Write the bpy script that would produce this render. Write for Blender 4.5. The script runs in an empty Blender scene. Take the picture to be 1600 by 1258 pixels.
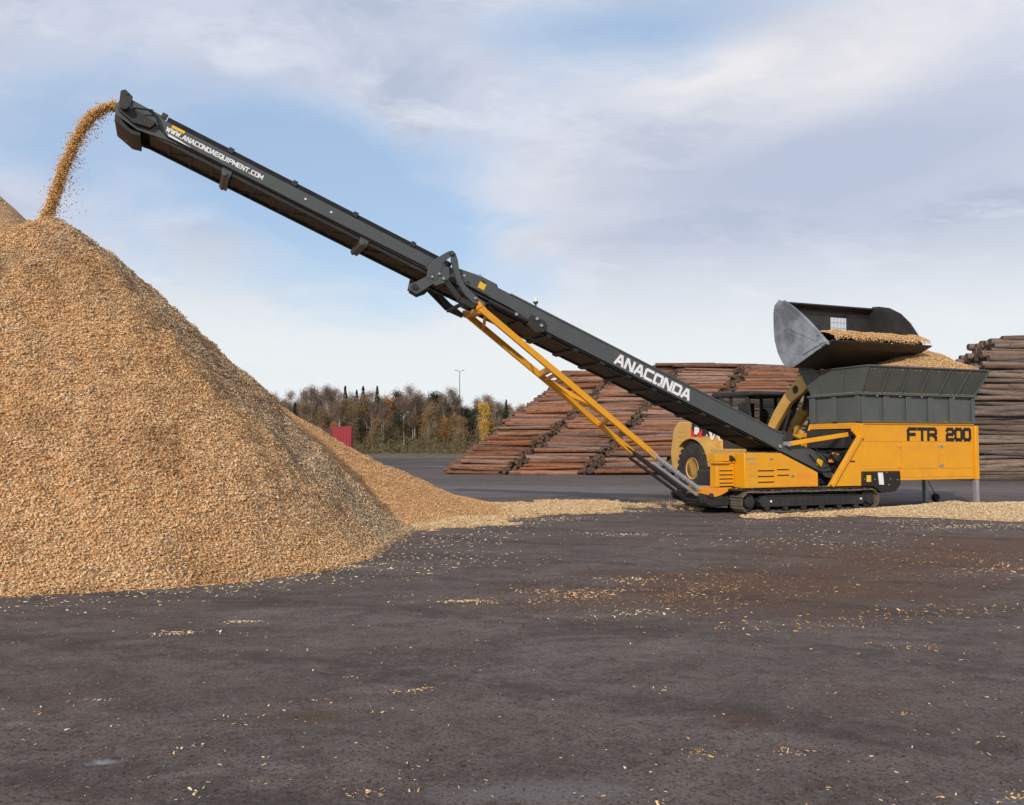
import bpy, math, random
import numpy as np
from mathutils import Vector, Matrix
random.seed(7); R = math.radians
scene = bpy.context.scene
COL = scene.collection

# ------------------------------------------------------------------ camera maths (layout measurements)
F_PX = 1330.0; CAM_Z = 1.6; PITCH = math.atan(65.0 / F_PX)
def ray(px, py):
    x = (px - 800) / F_PX; u = (629 - py) / F_PX
    return Vector((x, math.cos(PITCH) - u * math.sin(PITCH), math.sin(PITCH) + u * math.cos(PITCH)))
def gp(px, py, z=0.0):
    r = ray(px, py); t = (z - CAM_Z) / r[2]; return (r[0] * t, r[1] * t)

# ------------------------------------------------------------------ materials
def srgb(r, g, b):
    f = lambda c: (c / 255 / 12.92) if c / 255 <= .04045 else ((c / 255 + .055) / 1.055) ** 2.4
    return (f(r), f(g), f(b), 1)
class NT:
    def __init__(s, name):
        s.m = bpy.data.materials.new(name); s.m.use_nodes = True; s.t = s.m.node_tree; s.t.nodes.clear()
        s.out = s.n('ShaderNodeOutputMaterial'); s.b = s.n('ShaderNodeBsdfPrincipled'); s.l(s.b.outputs[0], s.out.inputs[0])
        s.co = s.n('ShaderNodeTexCoord')
    def n(s, t, **k):
        x = s.t.nodes.new(t)
        for a, v in k.items(): setattr(x, a, v)
        return x
    def l(s, a, b): s.t.links.new(a, b)
    def noise(s, scale, detail=4, rough=.55, vec=None, sc=None, dist=0):
        v = vec if vec is not None else s.co.outputs['Object']
        if sc:
            mp = s.n('ShaderNodeMapping'); mp.inputs['Scale'].default_value = sc; s.l(v, mp.inputs[0]); v = mp.outputs[0]
        x = s.n('ShaderNodeTexNoise'); x.inputs['Scale'].default_value = scale; x.inputs['Detail'].default_value = detail
        x.inputs['Roughness'].default_value = rough; x.inputs['Distortion'].default_value = dist
        s.l(v, x.inputs['Vector']); return x.outputs['Fac']
    def ramp(s, fac, stops, interp='LINEAR'):
        x = s.n('ShaderNodeValToRGB'); x.color_ramp.interpolation = interp; e = x.color_ramp.elements
        while len(e) < len(stops): e.new(.5)
        for i, (p, c) in enumerate(stops):
            e[i].position = p; e[i].color = c if len(c) == 4 else (*c, 1)
        s.l(fac, x.inputs[0]); return x.outputs[0]
    def mix(s, fac, a, b, mode='MIX'):
        x = s.n('ShaderNodeMix'); x.data_type = 'RGBA'; x.blend_type = mode
        for inp, v in ((x.inputs[0], fac), (x.inputs[6], a), (x.inputs[7], b)):
            if hasattr(v, 'links'): s.l(v, inp)
            else: inp.default_value = v
        return x.outputs[2]
    def math(s, op, a, b=0.0, c=0.0, clamp=False):
        x = s.n('ShaderNodeMath'); x.operation = op; x.use_clamp = clamp
        for i, v in enumerate((a, b, c)):
            if hasattr(v, 'links'): s.l(v, x.inputs[i])
            else: x.inputs[i].default_value = v
        return x.outputs[0]
    def bump(s, h, strength=.3, dist=.02):
        x = s.n('ShaderNodeBump'); x.inputs['Strength'].default_value = strength; x.inputs['Distance'].default_value = dist
        s.l(h, x.inputs['Height']); s.l(x.outputs[0], s.b.inputs['Normal'])
    def set(s, **k):
        for a, v in k.items():
            i = s.b.inputs[a.replace('_', ' ')]
            if hasattr(v, 'links'): s.l(v, i)
            else: i.default_value = v

def g(v): return (v, v, v, 1)
def paint(name, col, dark, rough=.45, metal=0, scale=2.5, lo=.42, hi=.75, amount=.7, spec=.5):
    """painted or worn metal: base colour with its own dirt and scuffs"""
    m = NT(name)
    n1 = m.noise(scale, 6, .6); n2 = m.noise(scale * 9, 5, .7)
    f = m.math('MULTIPLY', m.ramp(n1, [(lo, g(0)), (hi, g(1))]), amount)
    f2 = m.ramp(n2, [(.5, g(0)), (.8, g(1))])
    f = m.math('ADD', f, m.math('MULTIPLY', f2, amount * .45), clamp=True)
    m.set(Base_Color=m.mix(f, col, dark), Metallic=metal, Roughness=m.math('ADD', m.math('MULTIPLY', n2, .3), rough - .12))
    m.b.inputs['Specular IOR Level'].default_value = spec
    m.bump(n2, .12, .006)
    return m.m
M = {}
M['orange'] = paint('orange_paint', (.74, .335, .006, 1), (.50, .23, .03, 1), .42, amount=.42)
M['orange_dull'] = paint('orange_paint_dull', (.80, .31, .018, 1), (.40, .18, .04, 1), .5, amount=.55)
M['grey'] = paint('charcoal_paint', (.066, .076, .080, 1), (.095, .097, .093, 1), .42, amount=.6)
M['hopper'] = paint('hopper_grey_paint', (.072, .088, .088, 1), (.125, .12, .10, 1), .46, amount=.6)
M['dark'] = paint('dark_metal', (.018, .019, .021, 1), (.05, .042, .035, 1), .55, amount=.6)
M['rubber'] = paint('black_rubber', (.013, .013, .014, 1), (.035, .032, .03, 1), .75, amount=.6, spec=.3)
M['steel'] = paint('bare_steel', (.42, .44, .46, 1), (.22, .21, .2, 1), .35, metal=.8, amount=.5)
M['galv'] = paint('galvanised_steel', (.36, .37, .39, 1), (.22, .22, .22, 1), .5, metal=.3, amount=.5)
M['bucket'] = paint('worn_bucket_steel', (.34, .38, .43, 1), (.11, .12, .135, 1), .38, metal=.3, scale=1.1, lo=.42, hi=.62, amount=.85)
M['bucket_in'] = paint('bucket_inner_steel', (.028, .029, .031, 1), (.075, .065, .055, 1), .5, metal=.2, amount=.6)
M['track'] = paint('muddy_track_steel', (.10, .085, .07, 1), (.21, .17, .12, 1), .7, amount=.9, scale=5)
M['white'] = paint('white_vinyl', (.78, .79, .80, 1), (.6, .6, .6, 1), .5, amount=.2)
M['yellow_sticker'] = paint('yellow_vinyl', (.80, .50, .02, 1), (.5, .3, .02, 1), .5, amount=.3)
M['black_vinyl'] = paint('black_vinyl', (.012, .008, .008, 1), (.03, .02, .02, 1), .5, amount=.2)
M['loader'] = paint('loader_yellow_paint', (.60, .36, .085, 1), (.34, .21, .07, 1), .45, amount=.5)
M['loader_red'] = paint('red_vinyl', (.62, .03, .025, 1), (.4, .03, .03, 1), .5, amount=.2)
M['green'] = paint('green_vinyl', (.01, .12, .06, 1), (.01, .06, .03, 1), .5, amount=.2)
M['tyre'] = paint('dusty_tyre_rubber', (.028, .026, .028, 1), (.075, .066, .06, 1), .85, amount=.9, spec=.25)
M['red'] = paint('red_container_paint', (.30, .008, .022, 1), (.22, .012, .02, 1), .5, amount=.6)
M['darkred'] = paint('dark_container_paint', (.06, .012, .014, 1), (.03, .03, .03, 1), .5, amount=.6)
m = NT('cab_glass'); m.set(Base_Color=(.35, .45, .48, 1), Roughness=.03); m.b.inputs['Transmission Weight'].default_value = 1.0
m.b.inputs['IOR'].default_value = 1.2; M['glass'] = m.m

def chip_mat(name='wood_chips', gain=1.0):
    m = NT(name); a = m.n('ShaderNodeAttribute'); a.attribute_name = 'tint'
    n = m.noise(60, 3); c = m.mix(.35, a.outputs['Color'], m.mix(1.0, a.outputs['Color'], m.ramp(n, [(.3, g(.35)), (.7, g(1.0))]), 'MULTIPLY'))
    m.set(Base_Color=c, Roughness=.8); m.b.inputs['Specular IOR Level'].default_value = .2
    return m.m
M['chips'] = chip_mat()
def bed_mat():
    m = NT('packed_chips'); a = m.n('ShaderNodeAttribute'); a.attribute_name = 'tint'
    v = m.n('ShaderNodeTexVoronoi'); v.inputs['Scale'].default_value = 26; mp = m.n('ShaderNodeMapping'); mp.inputs['Scale'].default_value = (1, 1, 1.6)
    m.l(m.co.outputs['Object'], mp.inputs[0]); m.l(mp.outputs[0], v.inputs['Vector'])
    n = m.noise(9, 6, .7)
    c = m.mix(1.0, a.outputs['Color'], m.ramp(v.outputs['Color'], [(.15, (.66, .58, .50)), (.5, (.95, .8, .74)), (.9, (1.1, 1.05, 1.0))]), 'MULTIPLY')
    c = m.mix(m.ramp(n, [(.5, g(0)), (.75, g(.4))]), c, (.16, .085, .04, 1))
    m.set(Base_Color=c, Roughness=.9); m.b.inputs['Specular IOR Level'].default_value = .15
    m.bump(m.math('ADD', v.outputs['Distance'], m.math('MULTIPLY', n, .6)), .9, .06)
    return m.m
M['bed'] = bed_mat()
def log_mats():
    out = []
    for nm, c1, c2, c3 in (('red_pine_bark', (.165, .074, .043, 1), (.30, .145, .083, 1), (.065, .034, .024, 1)),
                           ('grey_spruce_bark', (.125, .088, .068, 1), (.205, .150, .118, 1), (.055, .04, .032, 1))):
        m = NT(nm); oi = m.n('ShaderNodeObjectInfo')
        n = m.noise(1.2, 6, .65, sc=(1, 6, 6)); n2 = m.noise(5, 6, .7, sc=(1, 5, 5)); n3 = m.noise(7, 3, .6, sc=(.6, 3, 3))
        c = m.mix(m.ramp(n2, [(.35, g(0)), (.65, g(1))]), c1, c2)
        c = m.mix(m.ramp(n, [(.5, g(0)), (.68, g(.9))]), c, c3)
        c = m.mix(m.ramp(n3, [(.66, g(0)), (.72, g(.8))]), c, (.5, .36, .22, 1) if 'red' in nm else (.33, .27, .2, 1))
        hv = m.n('ShaderNodeHueSaturation'); m.l(c, hv.inputs['Color'])
        m.l(m.math('MULTIPLY_ADD', oi.outputs['Random'], .75, .62), hv.inputs['Value'])
        wn = m.n('ShaderNodeTexWhiteNoise'); wn.noise_dimensions = '1D'; m.l(oi.outputs['Random'], wn.inputs['W'])
        m.l(m.math('MULTIPLY_ADD', wn.outputs['Value'], .5, .62), hv.inputs['Saturation'])
        m.set(Base_Color=hv.outputs[0], Roughness=.85); m.b.inputs['Specular IOR Level'].default_value = .2
        m.bump(n2, .5, .03); out.append(m.m)
    m = NT('sawn_log_end'); w = m.n('ShaderNodeTexNoise'); n = m.noise(6, 4)
    m.set(Base_Color=m.ramp(n, [(.35, (.03, .019, .014)), (.7, (.17, .105, .065))]), Roughness=.9); out.append(m.m)
    return out
M['log_red'], M['log_grey'], M['log_end'] = log_mats()

def leafy(name, c1, c2, trans=.0):
    m = NT(name); oi = m.n('ShaderNodeObjectInfo'); n = m.noise(.9, 4); n2 = m.noise(5, 2)
    c = m.mix(m.ramp(n, [(.35, g(0)), (.65, g(1))]), c1, c2)
    c = m.mix(m.math('MULTIPLY', n2, .5), c, m.mix(1, c, g(.55), 'MULTIPLY'))
    hv = m.n('ShaderNodeHueSaturation'); m.l(c, hv.inputs['Color']); m.l(m.math('MULTIPLY_ADD', oi.outputs['Random'], .5, .75), hv.inputs['Value'])
    m.set(Base_Color=hv.outputs[0], Roughness=.9); m.b.inputs['Specular IOR Level'].default_value = .1
    return m.m
M['birch_twigs'] = leafy('bare_birch_twigs', (.16, .112, .082, 1), (.24, .172, .13, 1))
M['alder_twigs'] = leafy('grey_brown_twigs', (.22, .155, .085, 1), (.30, .215, .12, 1))
M['olive'] = leafy('olive_leaves', (.12, .095, .05, 1), (.20, .16, .085, 1))
M['spruce'] = leafy('spruce_needles', (.022, .038, .028, 1), (.042, .062, .042, 1))
M['pine'] = leafy('pine_needles', (.040, .052, .036, 1), (.07, .075, .05, 1))
M['yellow_leaf'] = leafy('yellow_autumn_leaves', (.50, .29, .05, 1), (.62, .40, .09, 1))
M['orange_leaf'] = leafy('orange_autumn_leaves', (.36, .16, .05, 1), (.44, .23, .08, 1))
M['birch_bark'] = paint('pale_birch_bark', (.62, .56, .48, 1), (.25, .2, .17, 1), .8, amount=.7, scale=1.5)
M['bark'] = paint('brown_bark', (.12, .085, .06, 1), (.05, .04, .03, 1), .9, amount=.8)
M['lamp_metal'] = paint('lamp_mast_metal', (.25, .26, .27, 1), (.2, .2, .2, 1), .5, amount=.3)

# ------------------------------------------------------------------ mesh builder
class MB:
    def __init__(s): s.v = []; s.f = []; s.mi = []; s.g = []
    def add(s, vs, fs, mi=0):
        o = len(s.v); s.g.append((o, len(s.f))); s.v += [tuple(p) for p in vs]; s.f += [tuple(i + o for i in f) for f in fs]; s.mi += [mi] * len(fs); return s
    def hexa(s, p, mi=0):
        return s.add(p, [(0, 3, 2, 1), (4, 5, 6, 7), (0, 1, 5, 4), (1, 2, 6, 5), (2, 3, 7, 6), (3, 0, 4, 7)], mi)
    def box(s, x0, x1, y0, y1, z0, z1, mi=0):
        return s.hexa([(x0, y0, z0), (x1, y0, z0), (x1, y1, z0), (x0, y1, z0), (x0, y0, z1), (x1, y0, z1), (x1, y1, z1), (x0, y1, z1)], mi)
    def prism(s, poly, b0, b1, fn=None, mi=0):
        """2D polygon (x,z) extruded along b (y)"""
        fn = fn or (lambda x, z, b: (x, b, z)); n = len(poly)
        vs = [fn(x, z, b0) for x, z in poly] + [fn(x, z, b1) for x, z in poly]
        fs = [tuple(range(n)), tuple(range(2 * n - 1, n - 1, -1))] + [(i, i + n, (i + 1) % n + n, (i + 1) % n) for i in range(n)]
        return s.add(vs, fs, mi)
    def beam(s, p0, p1, w, h=None, up=(0, 0, 1), mi=0):
        p0, p1 = Vector(p0), Vector(p1); d = (p1 - p0).normalized(); up = Vector(up)
        x = d.cross(up)
        if x.length < 1e-4: x = d.cross(Vector((0, 1, 0)))
        x.normalize(); y = x.cross(d); h = h or w; x *= w / 2; y *= h / 2
        return s.hexa([p0 - x - y, p0 + x - y, p0 + x + y, p0 - x + y, p1 - x - y, p1 + x - y, p1 + x + y, p1 - x + y], mi)
    def tube(s, pts, r, n=10, mi=0, cap=True, mcap=None):
        pts = [Vector(p) for p in pts]; rs = r if hasattr(r, '__len__') else [r] * len(pts); vs = []; prev = None
        for i, p in enumerate(pts):
            d = (pts[min(i + 1, len(pts) - 1)] - pts[max(i - 1, 0)]).normalized()
            if prev is None:
                a = d.cross(Vector((0, 0, 1)));
                if a.length < .05: a = d.cross(Vector((0, 1, 0)))
            else: a = prev - d * prev.dot(d)
            a.normalize(); prev = a; b = d.cross(a)
            for k in range(n):
                t = 2 * math.pi * k / n; vs.append(p + (a * math.cos(t) + b * math.sin(t)) * rs[i])
        fs = [(i * n + k, i * n + (k + 1) % n, (i + 1) * n + (k + 1) % n, (i + 1) * n + k) for i in range(len(pts) - 1) for k in range(n)]
        s.add(vs, fs, mi)
        if cap:
            m = len(pts) - 1; mc = mi if mcap is None else mcap; o = len(s.v) - len(vs)
            s.f += [tuple(o + k for k in range(n - 1, -1, -1)), tuple(o + m * n + k for k in range(n))]; s.mi += [mc, mc]
        return s
    def lathe(s, prof, c, n=28, mi=0):
        """profile [(r, y)] turned about the y axis through c"""
        vs = []
        for r, y in prof:
            for k in range(n):
                t = 2 * math.pi * k / n; vs.append((c[0] + r * math.cos(t), c[1] + y, c[2] + r * math.sin(t)))
        fs = [(i * n + k, i * n + (k + 1) % n, (i + 1) * n + (k + 1) % n, (i + 1) * n + k) for i in range(len(prof) - 1) for k in range(n)]
        fs += [tuple(range(n)), tuple((len(prof) - 1) * n + k for k in range(n - 1, -1, -1))]
        return s.add(vs, fs, mi)
    def build(s, name, mat, parent=None, bevel=.006, smooth=True, angle=32):
        me = bpy.data.meshes.new(name); me.from_pydata(s.v, [], s.f); me.update()
        mats = mat if isinstance(mat, (list, tuple)) else [mat]
        for m_ in mats: me.materials.append(m_)
        if len(mats) > 1: me.polygons.foreach_set('material_index', s.mi)
        if smooth:
            me.polygons.foreach_set('use_smooth', [True] * len(me.polygons)); me.set_sharp_from_angle(angle=R(angle))
        o = bpy.data.objects.new(name, me); COL.objects.link(o)
        import bmesh
        bm = bmesh.new(); bm.from_mesh(me); bmesh.ops.recalc_face_normals(bm, faces=bm.faces); bm.to_mesh(me); bm.free()
        if parent: o.parent = parent
        if bevel:
            b = o.modifiers.new('edge', 'BEVEL'); b.width = bevel; b.segments = 2; b.limit_method = 'ANGLE'; b.angle_limit = R(40); b.harden_normals = False
        return o
def each(mb, name, mat, parent, bevel=.006, smooth=True):
    """every shape of the builder becomes a part of its own"""
    out = []; G = mb.g + [(len(mb.v), len(mb.f))]
    for (v0, f0), (v1, f1) in zip(G, G[1:]):
        q = MB(); q.v = mb.v[v0:v1]; q.f = [tuple(i - v0 for i in f) for f in mb.f[f0:f1]]; q.mi = mb.mi[f0:f1]; out.append(q.build(name, mat, parent, bevel, smooth))
    return out
def tag(o, label=None, cat=None, group=None, kind=None):
    for k, v in (('label', label), ('category', cat), ('group', group), ('kind', kind)):
        if v: o[k] = v
    return o
def empty(name, loc, rz, label, cat, group=None):
    o = bpy.data.objects.new(name, None); o.empty_display_size = .2; o.location = loc; o.rotation_euler = (0, 0, rz); COL.objects.link(o)
    return tag(o, label, cat, group)

# ------------------------------------------------------------------ stroke lettering
GL = {'A': [[(0, 0), (0, 0), (.38, 1), (.62, 1), (1, 0)], [(.18, .3), (.82, .3)]],
      'N': [[(0, 0), (0, 1), (.15, 1), (.85, 0), (1, 0), (1, 1)]],
      'C': [[(1, 1), (.12, 1), (0, .88), (0, .12), (.12, 0), (1, 0)]],
      'O': [[(.12, 0), (0, .12), (0, .88), (.12, 1), (.88, 1), (1, .88), (1, .12), (.88, 0), (.12, 0)]],
      'o': [[(.0, .0), (0, .88), (.12, 1), (.88, 1), (1, .88), (1, .0)], [(0, 0), (.3, 0)], [(1, 0), (.7, 0)]],
      'D': [[(.0, 0), (0, 1), (.85, 1), (1, .85), (1, .15), (.85, 0), (0, 0)]],
      'F': [[(0, 0), (0, .85), (.15, 1), (1, 1)], [(0, .48), (.85, .48)]],
      'T': [[(0, 1), (1, 1)], [(.5, 1), (.5, 0)]],
      'R': [[(0, 0), (0, 1), (.85, 1), (1, .85), (1, .6), (.85, .45), (0, .45)], [(.5, .45), (1, .2), (1, 0)]],
      '2': [[(0, .85), (.15, 1), (.85, 1), (1, .85), (1, .62), (.85, .5), (.15, .5), (0, .38), (0, 0), (1, 0)]],
      '0': [[(.15, 0), (0, .15), (0, .85), (.15, 1), (.85, 1), (1, .85), (1, .15), (.85, 0), (.15, 0)]],
      'W': [[(0, 1), (.22, 0), (.5, .85), (.78, 0), (1, 1)]],
      '.': [[(.3, 0), (.7, 0)]],
      'E': [[(1, 1), (0, 1), (0, 0), (1, 0)], [(0, .5), (.85, .5)]],
      'Q': [[(.12, 0), (0, .12), (0, .88), (.12, 1), (.88, 1), (1, .88), (1, .12), (.88, 0), (.12, 0)], [(.6, .25), (1, -.12)]],
      'U': [[(0, 1), (0, .12), (.12, 0), (.88, 0), (1, .12), (1, 1)]],
      'I': [[(.5, 0), (.5, 1)]],
      'P': [[(0, 0), (0, 1), (.85, 1), (1, .85), (1, .6), (.85, .45), (0, .45)]],
      'M': [[(0, 0), (0, 1), (.5, .3), (1, 1), (1, 0)]],
      'V': [[(0, 1), (.5, 0), (1, 1)]]}
def lettering(text, w, h, gap, st, fn, mb, narrow='I.'):
    """flat strokes; fn maps (x along, y up, layer) to a point"""
    x = 0
    for ch in text:
        if ch == ' ': x += w * 1.05; continue
        cw = w * (.35 if ch in narrow else 1.0) if ch != 'M' and ch != 'W' else w * 1.2
        for k, line in enumerate(GL[ch]):
            pts = [(x + px * cw, py * h) for px, py in line]
            for j, ((x0, y0), (x1, y1)) in enumerate(zip(pts, pts[1:])):
                L = math.hypot(x1 - x0, y1 - y0)
                if L < 1e-6: continue
                dx, dy = (x1 - x0) / L, (y1 - y0) / L; e = st * .42; hw = st / 2
                q = [(x0 - dx * e - dy * hw, y0 - dy * e + dx * hw), (x0 - dx * e + dy * hw, y0 - dy * e - dx * hw),
                     (x1 + dx * e + dy * hw, y1 + dy * e - dx * hw), (x1 + dx * e - dy * hw, y1 + dy * e + dx * hw)]
                lay = .003 + .0004 * ((j + 2 * k) % 7)
                mb.add([fn(a, b, lay) for a, b in q], [(0, 1, 2, 3)])
        x += cw + gap
    return x

# ------------------------------------------------------------------ numpy noise and chip scatter
rng = np.random.default_rng(11)
_P = rng.random((256, 256))
def vnoise(x, y):
    xi = np.floor(x).astype(int); yi = np.floor(y).astype(int); fx = x - xi; fy = y - yi
    fx = fx * fx * (3 - 2 * fx); fy = fy * fy * (3 - 2 * fy); a = lambda i, j: _P[(xi + i) & 255, (yi + j) & 255]
    return (a(0, 0) * (1 - fx) + a(1, 0) * fx) * (1 - fy) + (a(0, 1) * (1 - fx) + a(1, 1) * fx) * fy
def fbm(x, y, o=4, s=1.0):
    t = 0; amp = .5; f = s
    for k in range(o): t = t + amp * (vnoise(x * f + 17.3 * k, y * f + 9.1 * k) - .5); amp *= .5; f *= 2.03
    return t
def np_mesh(name, V, Fq, mat, tint=None, parent=None, smooth=False):
    """V (n,3) float, Fq (m,k) int, tint (n,3) per vertex"""
    me = bpy.data.meshes.new(name); n, (m_, k) = len(V), Fq.shape
    me.vertices.add(n); me.vertices.foreach_set('co', V.astype(np.float32).ravel())
    me.loops.add(m_ * k); me.loops.foreach_set('vertex_index', Fq.astype(np.int32).ravel())
    me.polygons.add(m_); me.polygons.foreach_set('loop_start', np.arange(0, m_ * k, k, dtype=np.int32))
    me.polygons.foreach_set('loop_total', np.full(m_, k, dtype=np.int32))
    if smooth: me.polygons.foreach_set('use_smooth', np.ones(m_, dtype=bool))
    me.update(calc_edges=True)
    if tint is not None:
        at = me.attributes.new('tint', 'FLOAT_COLOR', 'POINT'); c = np.ones((n, 4), dtype=np.float32); c[:, :3] = tint
        at.data.foreach_set('color', c.ravel())
    me.materials.append(mat); o = bpy.data.objects.new(name, me); COL.objects.link(o)
    if parent: o.parent = parent
    return o
def chips_obj(name, P, N, L, tint, tilt=.6, mat=None, parent=None, wr=.42, th=.14):
    n = len(P); N = N + rng.normal(0, tilt, (n, 3)); N /= np.linalg.norm(N, axis=1)[:, None]
    A = rng.normal(0, 1, (n, 3)); A -= N * (A * N).sum(1)[:, None]; A /= np.linalg.norm(A, axis=1)[:, None]; B = np.cross(N, A)
    L = L[:, None]; W = L * wr * rng.uniform(.6, 1.4, (n, 1)); T = L * th
    q = [(-.5, -.5), (.5, -.35), (.42, .5), (-.45, .4)]; vs = []
    for lay in (0, 1):
        for a, b in q:
            ja = a + rng.uniform(-.12, .12, (n, 1)); jb = b + rng.uniform(-.15, .15, (n, 1))
            vs.append(P + A * L * ja + B * W * jb + N * T * lay)
    V = np.stack(vs, 1).reshape(-1, 3)
    f = np.array([(4, 5, 6, 7), (0, 1, 5, 4), (1, 2, 6, 5), (2, 3, 7, 6), (3, 0, 4, 7), (3, 2, 1, 0)])
    Fq = (np.arange(n)[:, None, None] * 8 + f[None]).reshape(-1, 4)
    return np_mesh(name, V, Fq, mat or M['chips'], np.repeat(tint, 8, axis=0), parent)
C_FRESH = np.array([[.82, .53, .27], [.87, .61, .34], [.76, .45, .21], [.91, .70, .43], [.62, .35, .16], [.84, .57, .31]])
C_GREY = np.array([[.62, .47, .30], [.68, .53, .36], [.52, .39, .25], [.76, .61, .43], [.42, .30, .19]])
C_RED = np.array([[.80, .48, .22], [.74, .42, .18], [.84, .55, .28], [.55, .30, .13], [.84, .61, .34]])
C_PALE = np.array([[.86, .66, .38], [.90, .75, .48], [.76, .54, .28], [.93, .83, .62]])
def pick(pal, n): return pal[rng.integers(0, len(pal), n)] * rng.uniform(.84, 1.12, (n, 1))

def heap(name, hf, x0, x1, y0, y1, res, nchips, clen, tintf, label=None, cat=None, keep=None, base=0.0, parent=None, chipsel=None, tilt=.36, group=None, cut=False):
    """a heap as a height field with loose chips lying over it; hf(x, y) -> height (<=0: nothing)"""
    xs = np.arange(x0, x1 + res, res); ys = np.arange(y0, y1 + res, res); X, Y = np.meshgrid(xs, ys, indexing='ij'); Hh = hf(X, Y)
    nx, ny = X.shape; idx = np.arange(nx * ny).reshape(nx, ny)
    q = np.stack([idx[:-1, :-1], idx[1:, :-1], idx[1:, 1:], idx[:-1, 1:]], -1).reshape(-1, 4)
    h = Hh.ravel(); ok = (h[q] > 0.0).all(1) if cut else (h[q] > 0.0).any(1); q = q[ok]; used = np.unique(q); re = -np.ones(nx * ny, int); re[used] = np.arange(len(used))
    V = np.stack([X.ravel(), Y.ravel(), np.maximum(h, -.03) + base], 1)[used]
    _, w = tintf(V[:, 0], V[:, 1], len(V)); t = _ * 1.0
    t = np.mean([tintf(V[:, 0], V[:, 1], len(V))[0] for _k in range(8)], axis=0)
    o = np_mesh(name, V, re[q], M['bed'], t, parent, smooth=True)
    if label: tag(o, label, cat, group)
    # chips
    cx = rng.uniform(x0, x1, nchips * 3); cy = rng.uniform(y0, y1, nchips * 3); ch = hf(cx, cy); k = ch > .004
    if chipsel is not None: k &= chipsel(cx, cy)
    cx, cy, ch = cx[k][:nchips], cy[k][:nchips], ch[k][:nchips]; e = .05
    gx = (hf(cx + e, cy) - hf(cx - e, cy)) / (2 * e); gy = (hf(cx, cy + e) - hf(cx, cy - e)) / (2 * e)
    N = np.stack([-gx, -gy, np.ones_like(gx)], 1); N /= np.linalg.norm(N, axis=1)[:, None]
    P = np.stack([cx, cy, ch + base], 1) + N * rng.uniform(-.01, .03, (len(cx), 1))
    tc, _ = tintf(cx, cy, len(cx))
    c = chips_obj('loose_chips', P, N, rng.uniform(*clen, len(cx)), tc, tilt=tilt, parent=o); c['kind'] = 'stuff'
    return o

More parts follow.
